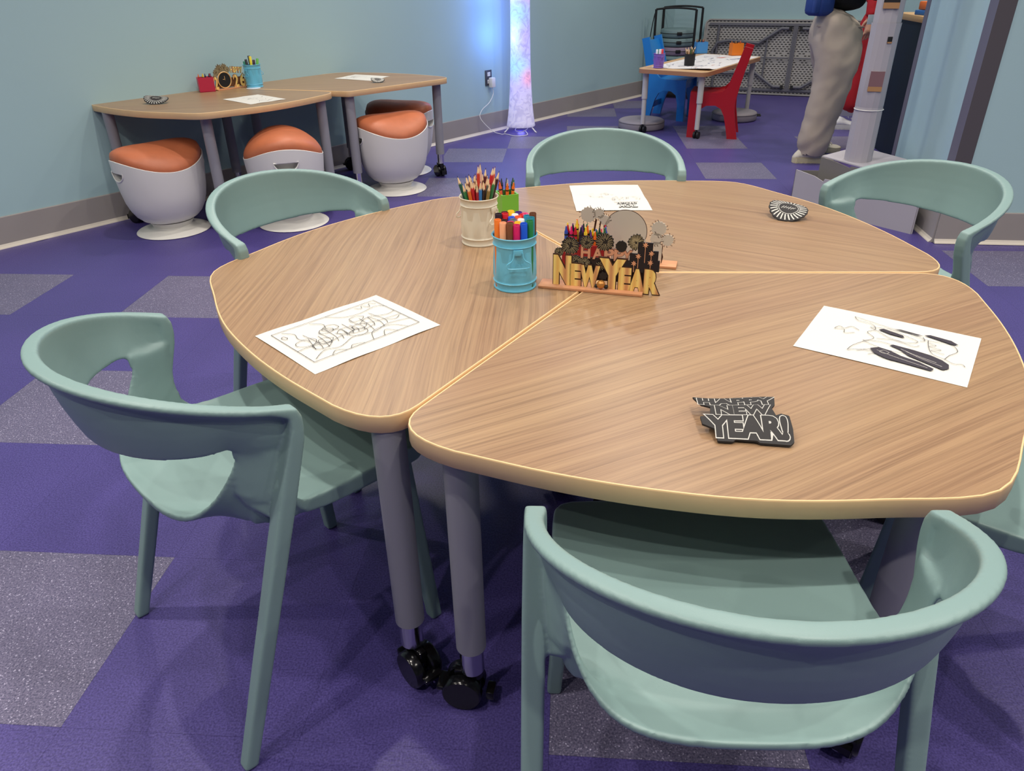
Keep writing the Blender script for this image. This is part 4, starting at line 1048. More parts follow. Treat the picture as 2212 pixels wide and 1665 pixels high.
def page_text(par, txt, x, y, w_, h_, off, m, rot, z, nm):
    b0 = text_bm(txt, 1, 0, 0); xs = [v.co.x for v in b0.verts]; ys = [v.co.y for v in b0.verts]; x0, x1, y0, y1 = min(xs), max(xs), min(ys), max(ys); b0.free()
    b1 = text_bm(txt, 1, off, 0); bm = bmesh.new(); c, s_ = math.cos(rot), math.sin(rot)
    def tf(v):
        a = ((v.x - x0) / (x1 - x0) - .5) * w_; b = ((v.y - y0) / (y1 - y0) - .5) * h_
        return (x + a * c - b * s_, y + a * s_ + b * c, z)
    merge(bm, b1, tf); return obj(nm, bm, m, par, recalc=False)
# page local x points away from the camera, text is read from the far side
page_text(p3, 'TOY', .045, -.152, .052, .030, .05, INK, R(90), ZL, 'outlined_letters')
page_text(p3, 'TOY', .045, -.152, .052, .030, .006, PAPER, R(90), ZL + .0004, 'letter_fill')
page_text(p3, 'STORY', .070, -.152, .058, .014, .03, INK, R(90), ZL, 'letter_row')
lines(p3, [[(.082, -.118), (.082, -.186)]], .0018); lines(p3, [[(.024, -.130), (.024, -.176)]], .0008, MATS['faint_ink'])
# pages on the wall tables
def simple_sketch(par, w_, h_, seed):
    rnd = random.Random(seed); P = []
    for k in range(12):
        x, y = rnd.uniform(.06, w_ - .06), -rnd.uniform(.05, h_ - .05)
        P.append(curve2([(x, y), (x + rnd.uniform(-.03, .03), y + rnd.uniform(-.03, .03)), (x + rnd.uniform(-.05, .05), y + rnd.uniform(-.04, .04))], 4))
    lines(par, P, .0014, MATS['faint_ink'])
p4 = page('coloring_page', (-1.5456, 4.2603), (.1342, .1509), .2159, .2794, 'white line-art page on the wall table in front of the clock standee', .001); simple_sketch(p4, .2159, .2794, 2)
p5 = page('coloring_page', (-1.0999, 5.0566), (.1014, .1944), .2159, .2794, 'white line-art page on the wall table nearest the lamp', .001); simple_sketch(p5, .2159, .2794, 9)

# ================================================================== THINGS ON THE WALL TABLES
crayon_block((-1.740, 4.578, TZ), R(28), .085, .06, .078, (190, 40, 72), 'crimson red crayon holder on the wall table, left of the clock standee')
for i, (x, y, rgb, nm) in enumerate([(-.03, -.01, (230, 110, 50), 'orange'), (-.02, .008, (240, 190, 40), 'yellow'), (-.008, -.006, (242, 214, 80), 'lemon'), (.004, .006, (50, 48, 90), 'indigo'), (.014, -.008, (36, 40, 70), 'navy'), (.024, .006, (60, 60, 110), 'blue'), (.032, -.004, (210, 60, 60), 'red')]):
    p = Matrix.Rotation(R(28), 4, 'Z') @ Vector((x, y, 0)); crayon(Vector((-1.740, 4.578, TZ + .0045)) + p, (random.uniform(-.15, .15), random.uniform(-.1, .1), 1), rgb, nm + ' crayon in the crimson holder on the wall table', 'crayons in the crimson holder', L=.092)
bucket((-1.510, 4.740, TZ), R(-30), BLUEE, 'sky blue bucket of markers on the wall table, tilted wire handle toward the left', H=.126, rb=.046, rt=.050)
for i, (x, y, dx, dy, rgb, nm, L) in enumerate([(-.03, 0, -.35, 0, (50, 140, 110), 'sea green', .135), (-.018, -.01, -.2, -.1, (40, 44, 50), 'charcoal', .145), (-.008, .008, -.08, .1, (50, 52, 62), 'dark grey', .162), (.0, -.014, .05, -.1, (236, 216, 60), 'yellow', .160), (.012, .0, .15, 0, (60, 30, 60), 'plum', .14), (.03, .01, .3, 0, (180, 70, 50), 'rust', .145), (.033, -.01, .35, -.1, (110, 190, 90), 'light green', .15)]):
    m_ = marker((-1.510 + x * .5, 4.740 + y * .5, TZ + .009), 0, 0, rgb, L, nm + ' marker in the sky blue bucket on the wall table', 'markers in the wall table bucket'); m_.rotation_euler = Vector((dx * .55, dy * .5, 1)).to_track_quat('Z', 'Y').to_euler()
ck = thing('clock_standee', 'small gold and brown standee with a round black clock face on the wall table', 'standee', (-1.630, 4.685, TZ), math.atan2(4.80 - 4.60, 1.703 - 1.5586))
ck.rotation_euler[2] = R(52)
bm = bmesh.new(); box(bm, (.002, 0, .003), (.212, .04, .006), bev=.0006); obj('base_plank', bm, PLY, ck)
for i, (u, z, r) in enumerate([(-.085, .095, .022), (-.062, .112, .028), (-.030, .118, .024), (-.098, .072, .016), (-.01, .105, .02)]):
    bm = bmesh.new(); burst(bm, u, z, r, .001, .004, 11, 0, .35, i + 20); rays(bm, u, z, r, .0006, 16, 1, .0018, i + 3); obj('firework', bm, [mat('bronze_dark', (92, 76, 50), .5), FWL], ck, recalc=False)
bm = bmesh.new(); cyl(bm, (-.042, -.003, .052), (-.042, .003, .052), .042, n=40); obj('clock_face', bm, BLACKM, ck)
bm = bmesh.new(); tube(bm, [(-.042 + .043 * math.cos(2 * PI * k / 40), -.003, .052 + .043 * math.sin(2 * PI * k / 40)) for k in range(40)], .0032, 6, True); obj('clock_rim', bm, mat('rim_gold', (226, 180, 116), .4), ck)
bm = bmesh.new(); box(bm, (-.040, -.0042, .062), (.002, .001, .022)); box(bm, (-.046, -.0042, .056), (.014, .001, .002)); obj('clock_hands', bm, MATS['rim_gold'], ck)
for ch, u, w_ in (('2', -.112, .024), ('2', .018, .030), ('6', .062, .036)):
    letter(ch, u, .008, w_, .064, .003, [GOLD, mat('brown_print', (112, 72, 42), .6)], parent=ck, y=-.004, nm='numeral')
for k, ch in enumerate('Happy'):
    letter(ch, .010 + k * .016, .088 - k * .002, .013, .030, .003, [GOLD, MATS['brown_print']], parent=ck, y=-.002)
bm = bmesh.new(); box(bm, (.003, .005, .035), (.19, .002, .05)); obj('backing_panel', bm, MATS['brown_print'], ck)
bm = bmesh.new(); lathe(bm, [(0, 0), (.040, 0), (.042, .001), (.042, .002), (.040, .003), (0, .003)], 32); co = obj('coaster', bm, mat('coaster_print', (208, 214, 222), .3, noise=.3, nscale=60)); tag(co, 'small pale printed disc beside the wall table bucket', 'coaster'); co.location = (-1.500, 4.675, TZ)

# ================================================================== CHILDREN'S TABLE AND CHAIRS
KA = R(54.5); KT = .50
k0 = Vector((1.035, 6.37)); ku = Vector((math.cos(KA), math.sin(KA))); kv = Vector((math.sin(KA), -math.cos(KA)))
KL, KW = 1.30, .585
kc = k0 + ku * KL / 2 + kv * KW / 2
kt = thing('childrens_table', 'low light wood table with white adjustable legs between the blue and red chairs', 'table', (kc.x, kc.y, 0), KA)
P = []
for sx, sy, a0 in ((1, 1, 0), (-1, 1, 90), (-1, -1, 180), (1, -1, 270)):
    for k in range(7):
        a = R(a0 + k * 15); P.append((sx * (KL / 2 - .07) + .07 * math.cos(a), sy * (KW / 2 - .07) + .07 * math.sin(a)))
LWOOD = mat('light_oak', (206, 168, 124), .45, noise=.08, nscale=12); LEDGE = mat('oak_edge', (170, 122, 88), .5)
bm = bmesh.new(); prism(bm, P, KT - .003, KT); prism(bm, P, KT - .032, KT - .003, 1); obj('tabletop', bm, [LWOOD, LEDGE], kt, angle=30)
WLEG = mat('white_leg', (196, 194, 190), .45)
for sx in (1, -1):
    for sy in (1, -1):
        x, y = sx * (KL / 2 - .075), sy * (KW / 2 - .055)
        bm = bmesh.new(); cyl(bm, (x, y, .27), (x, y, KT - .033), .0235, n=20); cyl(bm, (x, y, .265), (x, y, .27), .0215, .0235, 20); l = obj('leg', bm, WLEG, kt)
        bm = bmesh.new(); cyl(bm, (x, y, .07), (x, y, .27), .0185, n=20); obj('telescoping_tube', bm, WLEG, l)
        bm = bmesh.new(); cyl(bm, (x, y, .05), (x, y, .07), .008); 
        for s_ in (-1, 1): cyl(bm, (x + .006, y + s_ * .006, .027), (x + .006, y + s_ * .022, .027), .0268, n=20)
        obj('caster', bm, BLACKM, l)
def klocal(px, py):
    d = Vector((px, py)) - kc; return d.dot(ku), d.dot(-kv)
# drawing paper over the table
t = thing('drawing_paper', 'large white sheet scribbled with faint coloured marks, covering the low table', 'paper', (kc.x, kc.y, KT + .0005), KA)
bm = bmesh.new(); nx, ny = 24, 10; V = []
for i in range(nx + 1):
    r = []
    for j in range(ny + 1):
        u = -.53 + 1.14 * i / nx; v = -.275 + .50 * j / ny; z = .0006 + .0004 * (1 + math.sin(i * 1.1 + j))
        if i < 3: z += (3 - i) ** 2 * .0018 * max(0, 1 - j / 6)
        r.append(bm.verts.new((u, v, z)))
    V.append(r)
for i in range(nx):
    for j in range(ny): bm.faces.new((V[i][j], V[i + 1][j], V[i + 1][j + 1], V[i][j + 1]))
obj('sheet', bm, mat('scribbled_paper', (226, 224, 224), .8), t, recalc=False)
rnd = random.Random(12)
for nm, rgb in (('grey_marks', (150, 150, 158)), ('blue_marks', (80, 110, 170)), ('red_marks', (220, 110, 90))):
    bm = bmesh.new()
    for k in range(26 if nm != 'red_marks' else 5):
        x, y = rnd.uniform(-.44, .52), rnd.uniform(-.22, .18)
        ribbon(bm, curve2([(x, y), (x + rnd.uniform(-.05, .05), y + rnd.uniform(-.03, .03)), (x + rnd.uniform(-.08, .08), y + rnd.uniform(-.05, .05))], 4), .003, .0025)
    if nm == 'red_marks': flatpoly(bm, [(.34, .02), (.42, -.02), (.43, -.05), (.36, -.03)], .0026)
    if nm == 'blue_marks': flatpoly(bm, [(.28, -.14), (.40, -.20), (.405, -.185), (.285, -.125)], .0026)
    obj(nm, bm, mat(nm, rgb, .8), t, recalc=False)['kind'] = 'stuff'
# containers on the low table
PURP = mat('purple_enamel', (128, 96, 190), .4); ORN = mat('orange_plastic', (232, 120, 34), .4)
bz = KT + .0025
bucket((1.215, 6.385, bz), R(20), PURP, 'purple bucket of markers at the near end of the low table', H=.105, rb=.038, rt=.045)
for i, (x, y, rgb, nm) in enumerate([(-.022, -.010, (230, 232, 236), 'white'), (-.012, .014, (30, 130, 90), 'green'), (.0, -.016, (226, 226, 230), 'pale'), (.006, .010, (240, 236, 180), 'cream'), (.020, -.006, (226, 60, 70), 'red'), (.026, .014, (240, 90, 80), 'coral'), (.012, -.002, (236, 236, 240), 'off-white')]):
    marker((1.215 + x, 6.385 + y, bz + .0045), 0, 0, rgb, .130, nm + ' marker in the purple bucket on the low table', 'markers in the purple bucket', r=.0085)
t = thing('pencil_cup', 'black cup crowded with pencils on the low table', 'cup', (1.487, 6.50, bz))
bm = bmesh.new(); lathe(bm, [(0, 0), (.040, 0), (.041, .001), (.043, .088), (.0415, .088), (.039, .003), (0, .003)], 32); obj('cup', bm, BLACKM, t, angle=60)
for i in range(12):
    a = i * 2.4; r_ = .006 + .0022 * i; rgb, nm = [((226, 196, 160), 'natural'), ((196, 150, 110), 'tan'), ((90, 110, 60), 'olive'), ((200, 170, 140), 'pale'), ((120, 90, 60), 'brown'), ((60, 80, 50), 'dark green')][i % 6]
    pencil((1.487 + .5 * r_ * math.cos(a), 6.50 + .5 * r_ * math.sin(a), bz + .004), (math.cos(a) * .22, math.sin(a) * .22, 1), rgb, (60, 50, 40), [.135, .125, .142][i % 3], nm + ' pencil leaning ' + ('right', 'back', 'left', 'forward')[int((math.degrees(a) % 360 + 45) // 90) % 4] + ' in the black cup on the low table', 'pencils in the black cup', r=.0045)
crayon_block((1.79, 7.42, bz), R(10), .105, .07, .095, (70, 146, 214), 'blue box of crayons at the far end of the low table')
crayon_block((2.055, 7.20, bz), R(10), .105, .07, .100, (232, 126, 36), 'orange box of crayons at the far right of the low table')
for bx, by, lab, gr in ((1.79, 7.42, 'blue box at the far end of the low table', 'crayons in the blue box'), (2.055, 7.20, 'orange box on the low table', 'crayons in the orange box')):
    for i in range(6):
        rgb, nm = [((210, 130, 60), 'amber'), ((120, 90, 60), 'brown'), ((200, 160, 110), 'tan'), ((60, 60, 60), 'black'), ((220, 100, 60), 'orange'), ((170, 110, 70), 'sienna')][i]
        crayon((bx - .035 + i * .014, by + (.01 if i % 2 else -.01), bz + .0045), (random.uniform(-.12, .12), random.uniform(-.1, .1), 1), rgb, nm + ' crayon in the ' + lab, gr, L=.115)
# panel chairs
PROF = [(0, 0), (.062, 0), (.066, .14), (.085, .215), (.13, .245), (.20, .248), (.245, .225), (.275, .17), (.300, .08), (.318, 0), (.395, 0), (.372, .10), (.352, .20), (.347, .27), (.362, .36), (.392, .50), (.432, .66), (.368, .675), (.335, .56), (.300, .45), (.278, .385), (.245, .352), (.200, .342), (.10, .340), (.0, .342)]
def panel_chair(name, loc, rz, rgb, label):
    m = mat(name + '_paint', rgb, .3); t = thing(name, label, 'chair', loc, rz); W = .30
    for s_ in (-1, 1):
        bm = bmesh.new(); y0 = s_ * W / 2 - .013
        prism(bm, PROF, y0, y0 + .026, 0, lambda x, z, y: (x, y, z)); obj('side_panel', bm, m, t, angle=25)
    bm = bmesh.new(); R_ = []
    for x, z in ((.002, .335), (.06, .328), (.13, .322), (.20, .322), (.252, .330)):
        R_.append([Vector((x, y, z + zz)) for y, zz in ((-.14, 0), (.14, 0), (.14, .014), (-.14, .014))])
    loft(bm, R_); obj('seat', bm, m, t, angle=25)
    bm = bmesh.new(); R_ = []
    for x, z in ((.300, .405), (.325, .48), (.352, .56), (.385, .640)):
        R_.append([Vector((x + dx + .012 * (1 - (y / .14) ** 2) * 0, y, z)) for y, dx in ((-.14, 0), (-.05, .012), (.05, .012), (.14, 0), (.14, .014), (.05, .026), (-.05, .026), (-.14, .014))])
    loft(bm, R_); obj('backrest', bm, m, t, angle=25)
    bm = bmesh.new(); box(bm, (.325, 0, .115), (.016, .28, .05), bev=.002); obj('rear_stretcher', bm, m, t)
    bm = bmesh.new(); box(bm, (.03, 0, .295), (.018, .28, .06), bev=.002); obj('front_rail', bm, m, t)
    return t
panel_chair('red_chair', (1.497, 6.340, 0), R(-18), (172, 22, 34), 'red painted child chair pulled up to the right of the low table')
panel_chair('blue_chair', (1.640, 7.000, 0), R(150), (34, 128, 206), 'blue painted child chair on the far left side of the low table')
# round floor cushions
def floor_cushion(loc, rz, label, r=.195, h=.075):
    t = thing('floor_cushion', label, 'cushion', loc, rz, 'round grey floor cushions')
    bm = bmesh.new(); lathe(bm, [(0, .001), (r - .012, .001), (r - .003, .006), (r, .015), (r, h - .020), (r - .004, h - .010), (r - .016, h - .003), (r * .6, h), (0, h + .001)], 48)
    obj('cushion_body', bm, mat('grey_vinyl', (142, 136, 142), .6, bump=.2, bscale=120), t, angle=50)
    bm = bmesh.new(); tube(bm, [((r + .0005) * math.cos(2 * PI * k / 60), (r + .0005) * math.sin(2 * PI * k / 60), h - .018) for k in range(60)], .0022, 5, True); obj('piping', bm, mat('grey_piping', (92, 88, 94), .6), t)
    bm = bmesh.new(); tube(bm, [(r - .005, -.035, h * .5), (r + .028, -.03, h * .5), (r + .032, .03, h * .5), (r - .005, .035, h * .5)], .007, 6); obj('handle', bm, BLACKM, t); return t
floor_cushion((1.150, 6.615, 0), R(70), 'round grey floor cushion under the left corner of the low table')
floor_cushion((2.035, 6.935, 0), R(-8), 'round grey floor cushion behind the red chair, black handle at its right')

# ================================================================== FOLDING TABLE leaning on the far wall
ft = thing('folding_table', 'grey folding banquet table stored on its long edge against the far wall', 'table', (2.075, 8.565, 0), math.atan2(-.383, .924))
fa = R(-7)        # leans back
def ftf(x, z, y):  # x along, z up the panel, y: + toward the wall
    return (x, y * math.cos(fa) - z * math.sin(fa) * 1, z * math.cos(fa) + y * math.sin(fa) * 1 + .006)
FL, FH = 1.83, .715
GT = mat('blow_molded_grey', (170, 167, 163), .6, noise=.04, nscale=6); GF = mat('grey_frame', (106, 106, 114), .35)
P = []
for cx, cz, a0 in ((FL - .06, FH - .06, 0), (.06, FH - .06, 90), (.06, .06, 180), (FL - .06, .06, 270)):
    for k in range(6): a = R(a0 + k * 18); P.append((cx + .06 * math.cos(a), cz + .06 * math.sin(a)))
bm = bmesh.new(); prism(bm, P, .0, .045, 0, ftf)
obj('panel', bm, GT, ft, angle=30)
bm = bmesh.new(); pin = inset([Vector(p) for p in P], .012); po_ = [Vector(p) for p in P]
loft(bm, [[Vector(ftf(p.x, p.y, y)) for p in q] for q, y in ((po_, 0), (po_, -.010), (pin, -.010), (pin, 0))], True, False); obj('rim', bm, GT, ft)
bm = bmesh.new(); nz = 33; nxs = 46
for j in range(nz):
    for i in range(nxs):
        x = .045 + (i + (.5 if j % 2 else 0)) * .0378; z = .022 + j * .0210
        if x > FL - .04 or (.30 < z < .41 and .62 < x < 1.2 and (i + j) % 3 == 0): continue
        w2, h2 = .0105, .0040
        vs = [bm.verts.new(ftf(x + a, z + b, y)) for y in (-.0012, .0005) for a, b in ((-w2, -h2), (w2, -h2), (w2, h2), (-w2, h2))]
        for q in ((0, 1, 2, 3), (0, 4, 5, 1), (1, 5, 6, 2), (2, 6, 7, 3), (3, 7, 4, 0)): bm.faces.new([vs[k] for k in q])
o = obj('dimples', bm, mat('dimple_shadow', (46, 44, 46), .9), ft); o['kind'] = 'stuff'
def ftube(nm, pts, r, sm=0):
    bm = bmesh.new(); pp = [Vector(ftf(*p)) for p in pts]
    tube(bm, pp, r, 10); return obj(nm, bm, GF, ft)
for z in (.665, .050): 
    bm = bmesh.new(); prism(bm, [(.05, z - .012), (FL - .05, z - .012), (FL - .05, z + .012), (.05, z + .012)], -.022, 0, 0, ftf); obj('side_rail', bm, GF, ft)
CXU = FL / 2
bm = bmesh.new(); prism(bm, [(CXU - .022, .05), (CXU + .022, .05), (CXU + .022, .665), (CXU - .022, .665)], -.020, 0, 0, ftf); prism(bm, [(CXU - .004, .05), (CXU + .004, .05), (CXU + .004, .665), (CXU - .004, .665)], -.024, -.019, 0, ftf); obj('centre_bar', bm, GF, ft)
for sg_ in (1, -1):
    def X(u): return CXU + sg_ * u
    pts = [(X(.05), .628), (X(.12), .628), (X(.155), .618), (X(.33), .500), (X(.37), .490), (X(.76), .490), (X(.76), .215), (X(.37), .215), (X(.33), .205), (X(.155), .090), (X(.12), .080), (X(.05), .080)]
    pp = smooth_path([(p[0], 0, p[1]) for p in pts], 3); ftube('folded_leg', [(p.x, p.z, -.036) for p in pp], .0155)
    ftube('leg_crossbar', [(X(.26), .555, -.030), (X(.26), .14, -.030)], .009)
    ftube('brace', [(X(.03), .355, -.026), (X(.74), .355, -.026)], .006)
    ftube('end_bar', [(X(.765), .655, -.020), (X(.765), .06, -.020)], .012)
    for z in (.628, .080):
        bm = bmesh.new(); prism(bm, [(X(.05) - .014, z - .017), (X(.05) + .014, z - .017), (X(.05) + .014, z + .017), (X(.05) - .014, z + .017)], -.055, -.018, 0, ftf); obj('end_cap', bm, BLACKM, ft)

# ================================================================== CUSHION RACK in the corner
rk = thing('cushion_rack', 'black metal rack of stacked round floor cushions in the far corner', 'rack', (1.765, 8.36, 0), math.atan2(-.383, .924))
RW, RD, RH_ = .20, .19, .83
for sx in (-1, 1):
    for sy in (-1, 1):
        bm = bmesh.new(); cyl(bm, (sx * RW, sy * RD, .06), (sx * RW, sy * RD, RH_), .012, n=10); obj('post', bm, BLACKM, rk)
        bm = bmesh.new(); cyl(bm, (sx * RW - .012, sy * RD, .028), (sx * RW + .012, sy * RD, .028), .028, n=16); obj('caster', bm, BLACKM, rk)
for sy in (-1, 1):
    bm = bmesh.new(); tube(bm, smooth_path([(-RW, sy * RD, RH_), (-RW * .5, sy * RD, RH_ + .010), (0, sy * RD, RH_ + .014), (RW * .5, sy * RD, RH_ + .010), (RW, sy * RD, RH_)], 4), .009, 8); obj('top_rail', bm, BLACKM, rk)
bm = bmesh.new(); box(bm, (0, 0, .068), (RW * 2 + .02, RD * 2 + .02, .02)); obj('bottom_shelf', bm, BLACKM, rk)
bm = bmesh.new(); tube(bm, smooth_path([(-RW - .02, -RD + .05, .1), (-RW - .06, -RD + .05, .45), (-RW - .03, -RD + .05, .75), (-RW, -RD + .05, RH_)], 6), .005, 6); obj('side_hoop', bm, BLACKM, rk)
TEALC = mat('teal_vinyl', (116, 140, 142), .6); PURC = mat('mauve_vinyl', (140, 124, 144), .6)
for k in range(7):
    z = .079 + k * .082
    t = thing('stacked_cushion', ['lowest', 'second from bottom', 'third from bottom', 'middle', 'mauve', 'second from top', 'topmost'][k] + ' flat round cushion in the black corner rack', 'cushion', (1.765, 8.36, z), 0, 'cushions in the black rack')
    bm = bmesh.new(); r = .175; h = .077; lathe(bm, [(0, 0), (r - .01, 0), (r, .012), (r, h - .014), (r - .012, h - .002), (0, h)], 36); obj('cushion_body', bm, PURC if k == 4 else TEALC, t, angle=50)
    bm = bmesh.new(); tube(bm, [((r + .001) * math.cos(2 * PI * i / 40), (r + .001) * math.sin(2 * PI * i / 40), h * .5) for i in range(40)], .003, 5, True); obj('seam', bm, BLACKM, t)
    bm = bmesh.new(); box(bm, (-.02, -r - .004, h * .5), (.05, .016, .03), bev=.004); obj('handle', bm, BLACKM, t)

# ================================================================== DESK behind the partition
dk = thing('reception_desk', 'dark navy desk with a wooden top behind the cardboard column', 'desk', (3.20, 5.42, 0), R(-6.7))
bm = bmesh.new(); box(bm, (0, 0, .435), (.95, .50, .87)); obj('front_panel', bm, mat('navy_laminate', (16, 38, 58), .6), dk)
bm = bmesh.new(); box(bm, (0, 0, .889), (1.0, .56, .038), bev=.003); obj('desk_top', bm, mat('desk_wood', (206, 168, 118), .5, noise=.06, nscale=10), dk)
zt = .9085
def flatbox(nm, label, cat, loc, sz, rz, rgb, group=None):
    bm = bmesh.new(); box(bm, (0, 0, sz[2] / 2), sz, bev=min(sz) * .15); o = obj(nm, bm, mat(nm + '_m', rgb, .5)); tag(o, label, cat, group); o.location = loc; o.rotation_euler = (0, 0, rz); return o
flatbox('blue_book', 'flat blue book on the desk top', 'book', (2.80, 5.36, zt), (.16, .20, .028), R(5), (40, 104, 176))
flatbox('orange_binder', 'orange binder lying on the blue book on the desk', 'binder', (2.81, 5.37, zt + .030), (.14, .18, .05), R(9), (222, 110, 40))
t = thing('binder_clip', 'black binder clip with silver arms near the desk edge', 'clip', (2.915, 5.27, zt), R(20))
bm = bmesh.new(); prism(bm, [(-.03, 0), (.03, 0), (.006, .034), (-.006, .034)], -.03, .03, 0, lambda x, z, y: (x, y, z)); obj('clip_body', bm, BLACKM, t)
for s_ in (-1, 1):
    bm = bmesh.new(); tube(bm, [(s_ * .006, -.012, .034), (s_ * .02, -.014, .075), (s_ * .022, 0, .088), (s_ * .02, .014, .075), (s_ * .006, .012, .034)], .0018, 6); obj('clip_arm', bm, CHROME, t)

# ================================================================== CARDBOARD TREE PROP
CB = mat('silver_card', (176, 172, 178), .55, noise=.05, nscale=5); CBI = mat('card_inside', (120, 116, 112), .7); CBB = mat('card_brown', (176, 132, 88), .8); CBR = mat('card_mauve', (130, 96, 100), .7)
pr = thing('cardboard_column', 'tall silver-painted cardboard column on an angular box base by the right partition', 'prop', (1.965, 4.06, 0))
def cardquad(bm, pts, th=.006, mi=0):
    a, b, c = (Vector(p) for p in pts[:3]); n = (b - a).cross(c - a).normalized() * th
    A = [bm.verts.new(Vector(p)) for p in pts]; B = [bm.verts.new(Vector(p) + n) for p in pts]; k = len(pts)
    bm.faces.new(A[::-1]).material_index = mi; bm.faces.new(B).material_index = mi
    for i in range(k): bm.faces.new((A[i], A[(i + 1) % k], B[(i + 1) % k], B[i])).material_index = mi
def L_(x, y, z): return (x - 1.965, y - 4.06, z)
# lower open box
f0, f1, f2, f3 = (1.640, 4.235), (2.065, 3.665), (2.175, 4.20), (1.80, 4.62)
bm = bmesh.new(); cardquad(bm, [L_(*f0, 0), L_(*f1, 0), L_(*f1, .185), L_(1.96, 3.805, .188), L_(1.95, 3.82, .176), L_(1.86, 3.94, .186), L_(1.75, 4.09, .180), L_(1.745, 4.095, .165), L_(1.71, 4.14, .185), L_(*f0, .200)]); obj('front_flap', bm, CB, pr, angle=20)
bm = bmesh.new(); cardquad(bm, [L_(*f1, 0), L_(*f2, 0), L_(*f2, .19), L_(*f1, .185)]); obj('right_flap', bm, CB, pr, angle=20)
bm = bmesh.new(); cardquad(bm, [L_(*f3, 0), L_(*f0, 0), L_(*f0, .200), L_(*f3, .10)]); obj('left_flap', bm, CBI, pr, angle=20)
bm = bmesh.new(); cardquad(bm, [L_(*f2, 0), L_(*f3, 0), L_(*f3, .10), L_(*f2, .19)]); obj('back_flap', bm, CBI, pr, angle=20)
bm = bmesh.new(); cardquad(bm, [L_(1.66, 4.235, .08), L_(2.06, 3.70, .08), L_(2.165, 4.2, .08), L_(1.80, 4.59, .08)]); obj('inner_floor', bm, CBI, pr, angle=20)
# upper tray carrying the column
g0, g1, g2, g3 = (1.755, 4.20), (1.905, 3.880), (2.145, 4.03), (2.02, 4.36)
bm = bmesh.new(); cardquad(bm, [L_(*g0, .275), L_(*g1, .270), L_(1.99, 3.90, .270), L_(*g2, .288), L_(*g3, .290)]); obj('tray_top', bm, CB, pr, angle=20)
bm = bmesh.new(); cardquad(bm, [L_(*g0, .07), L_(*g1, .07), L_(*g1, .270), L_(1.845, 4.01, .266), L_(1.842, 4.015, .255), L_(1.80, 4.10, .270), L_(*g0, .275)]); obj('tray_side', bm, CBI, pr, angle=20)
bm = bmesh.new(); cardquad(bm, [L_(*g1, .07), L_(*g2, .07), L_(*g2, .288), L_(1.99, 3.90, .270), L_(*g1, .270)]); obj('tray_side', bm, CB, pr, angle=20)
# column with cut windows
cc = Vector((1.908, 4.09)); NR = 14; CK = .80
def colring(r, z, wob=0):
    r *= CK
    return [Vector((cc.x - 1.965 + r * math.cos(2 * PI * k / NR) * (1 + wob * math.sin(k * 2.3)), cc.y - 4.06 + r * math.sin(2 * PI * k / NR) * (1 + wob * math.cos(k * 1.7)), z)) for k in range(NR)]
for nm, a in (('lower_tube', [(.088, .276, .02), (.088, .50, .03), (.086, .56, .02)]), ('middle_tube', [(.084, .555, .02), (.087, .565, .02), (.086, .72, .03), (.085, .90, .02), (.088, .955, .02)]), ('upper_tube', [(.082, .93, .02), (.082, 1.2, .03), (.084, 1.6, .02), (.084, 2.3, .02)])):
    bm = bmesh.new(); loft(bm, [colring(*q) for q in a], True, False); obj(nm, bm, CB, pr, angle=15)
bm = bmesh.new(); tube(bm, [(p.x, p.y, .545) for p in colring(.0895, 0)], .0025, 6, True); obj('white_string', bm, WHITEP, pr)
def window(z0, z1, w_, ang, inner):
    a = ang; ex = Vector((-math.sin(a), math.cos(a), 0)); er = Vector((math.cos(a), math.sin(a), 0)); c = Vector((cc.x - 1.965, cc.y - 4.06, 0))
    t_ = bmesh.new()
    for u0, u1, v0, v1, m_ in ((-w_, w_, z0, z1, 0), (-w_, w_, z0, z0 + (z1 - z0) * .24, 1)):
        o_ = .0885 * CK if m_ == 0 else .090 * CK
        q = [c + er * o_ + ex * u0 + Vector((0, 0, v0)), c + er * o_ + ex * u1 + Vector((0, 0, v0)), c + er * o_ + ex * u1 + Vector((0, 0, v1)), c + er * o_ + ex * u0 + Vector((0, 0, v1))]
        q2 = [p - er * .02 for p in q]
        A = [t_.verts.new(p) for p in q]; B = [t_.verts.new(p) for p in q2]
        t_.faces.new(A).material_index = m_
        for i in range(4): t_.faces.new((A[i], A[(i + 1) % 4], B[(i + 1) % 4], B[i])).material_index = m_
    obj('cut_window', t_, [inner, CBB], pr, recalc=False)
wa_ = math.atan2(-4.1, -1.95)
window(.64, .735, .033, wa_ + .12, CBR); window(1.02, 1.13, .036, wa_ + .05, BLACKM); window(.865, .895, .011, wa_ + .45, BLACKM)

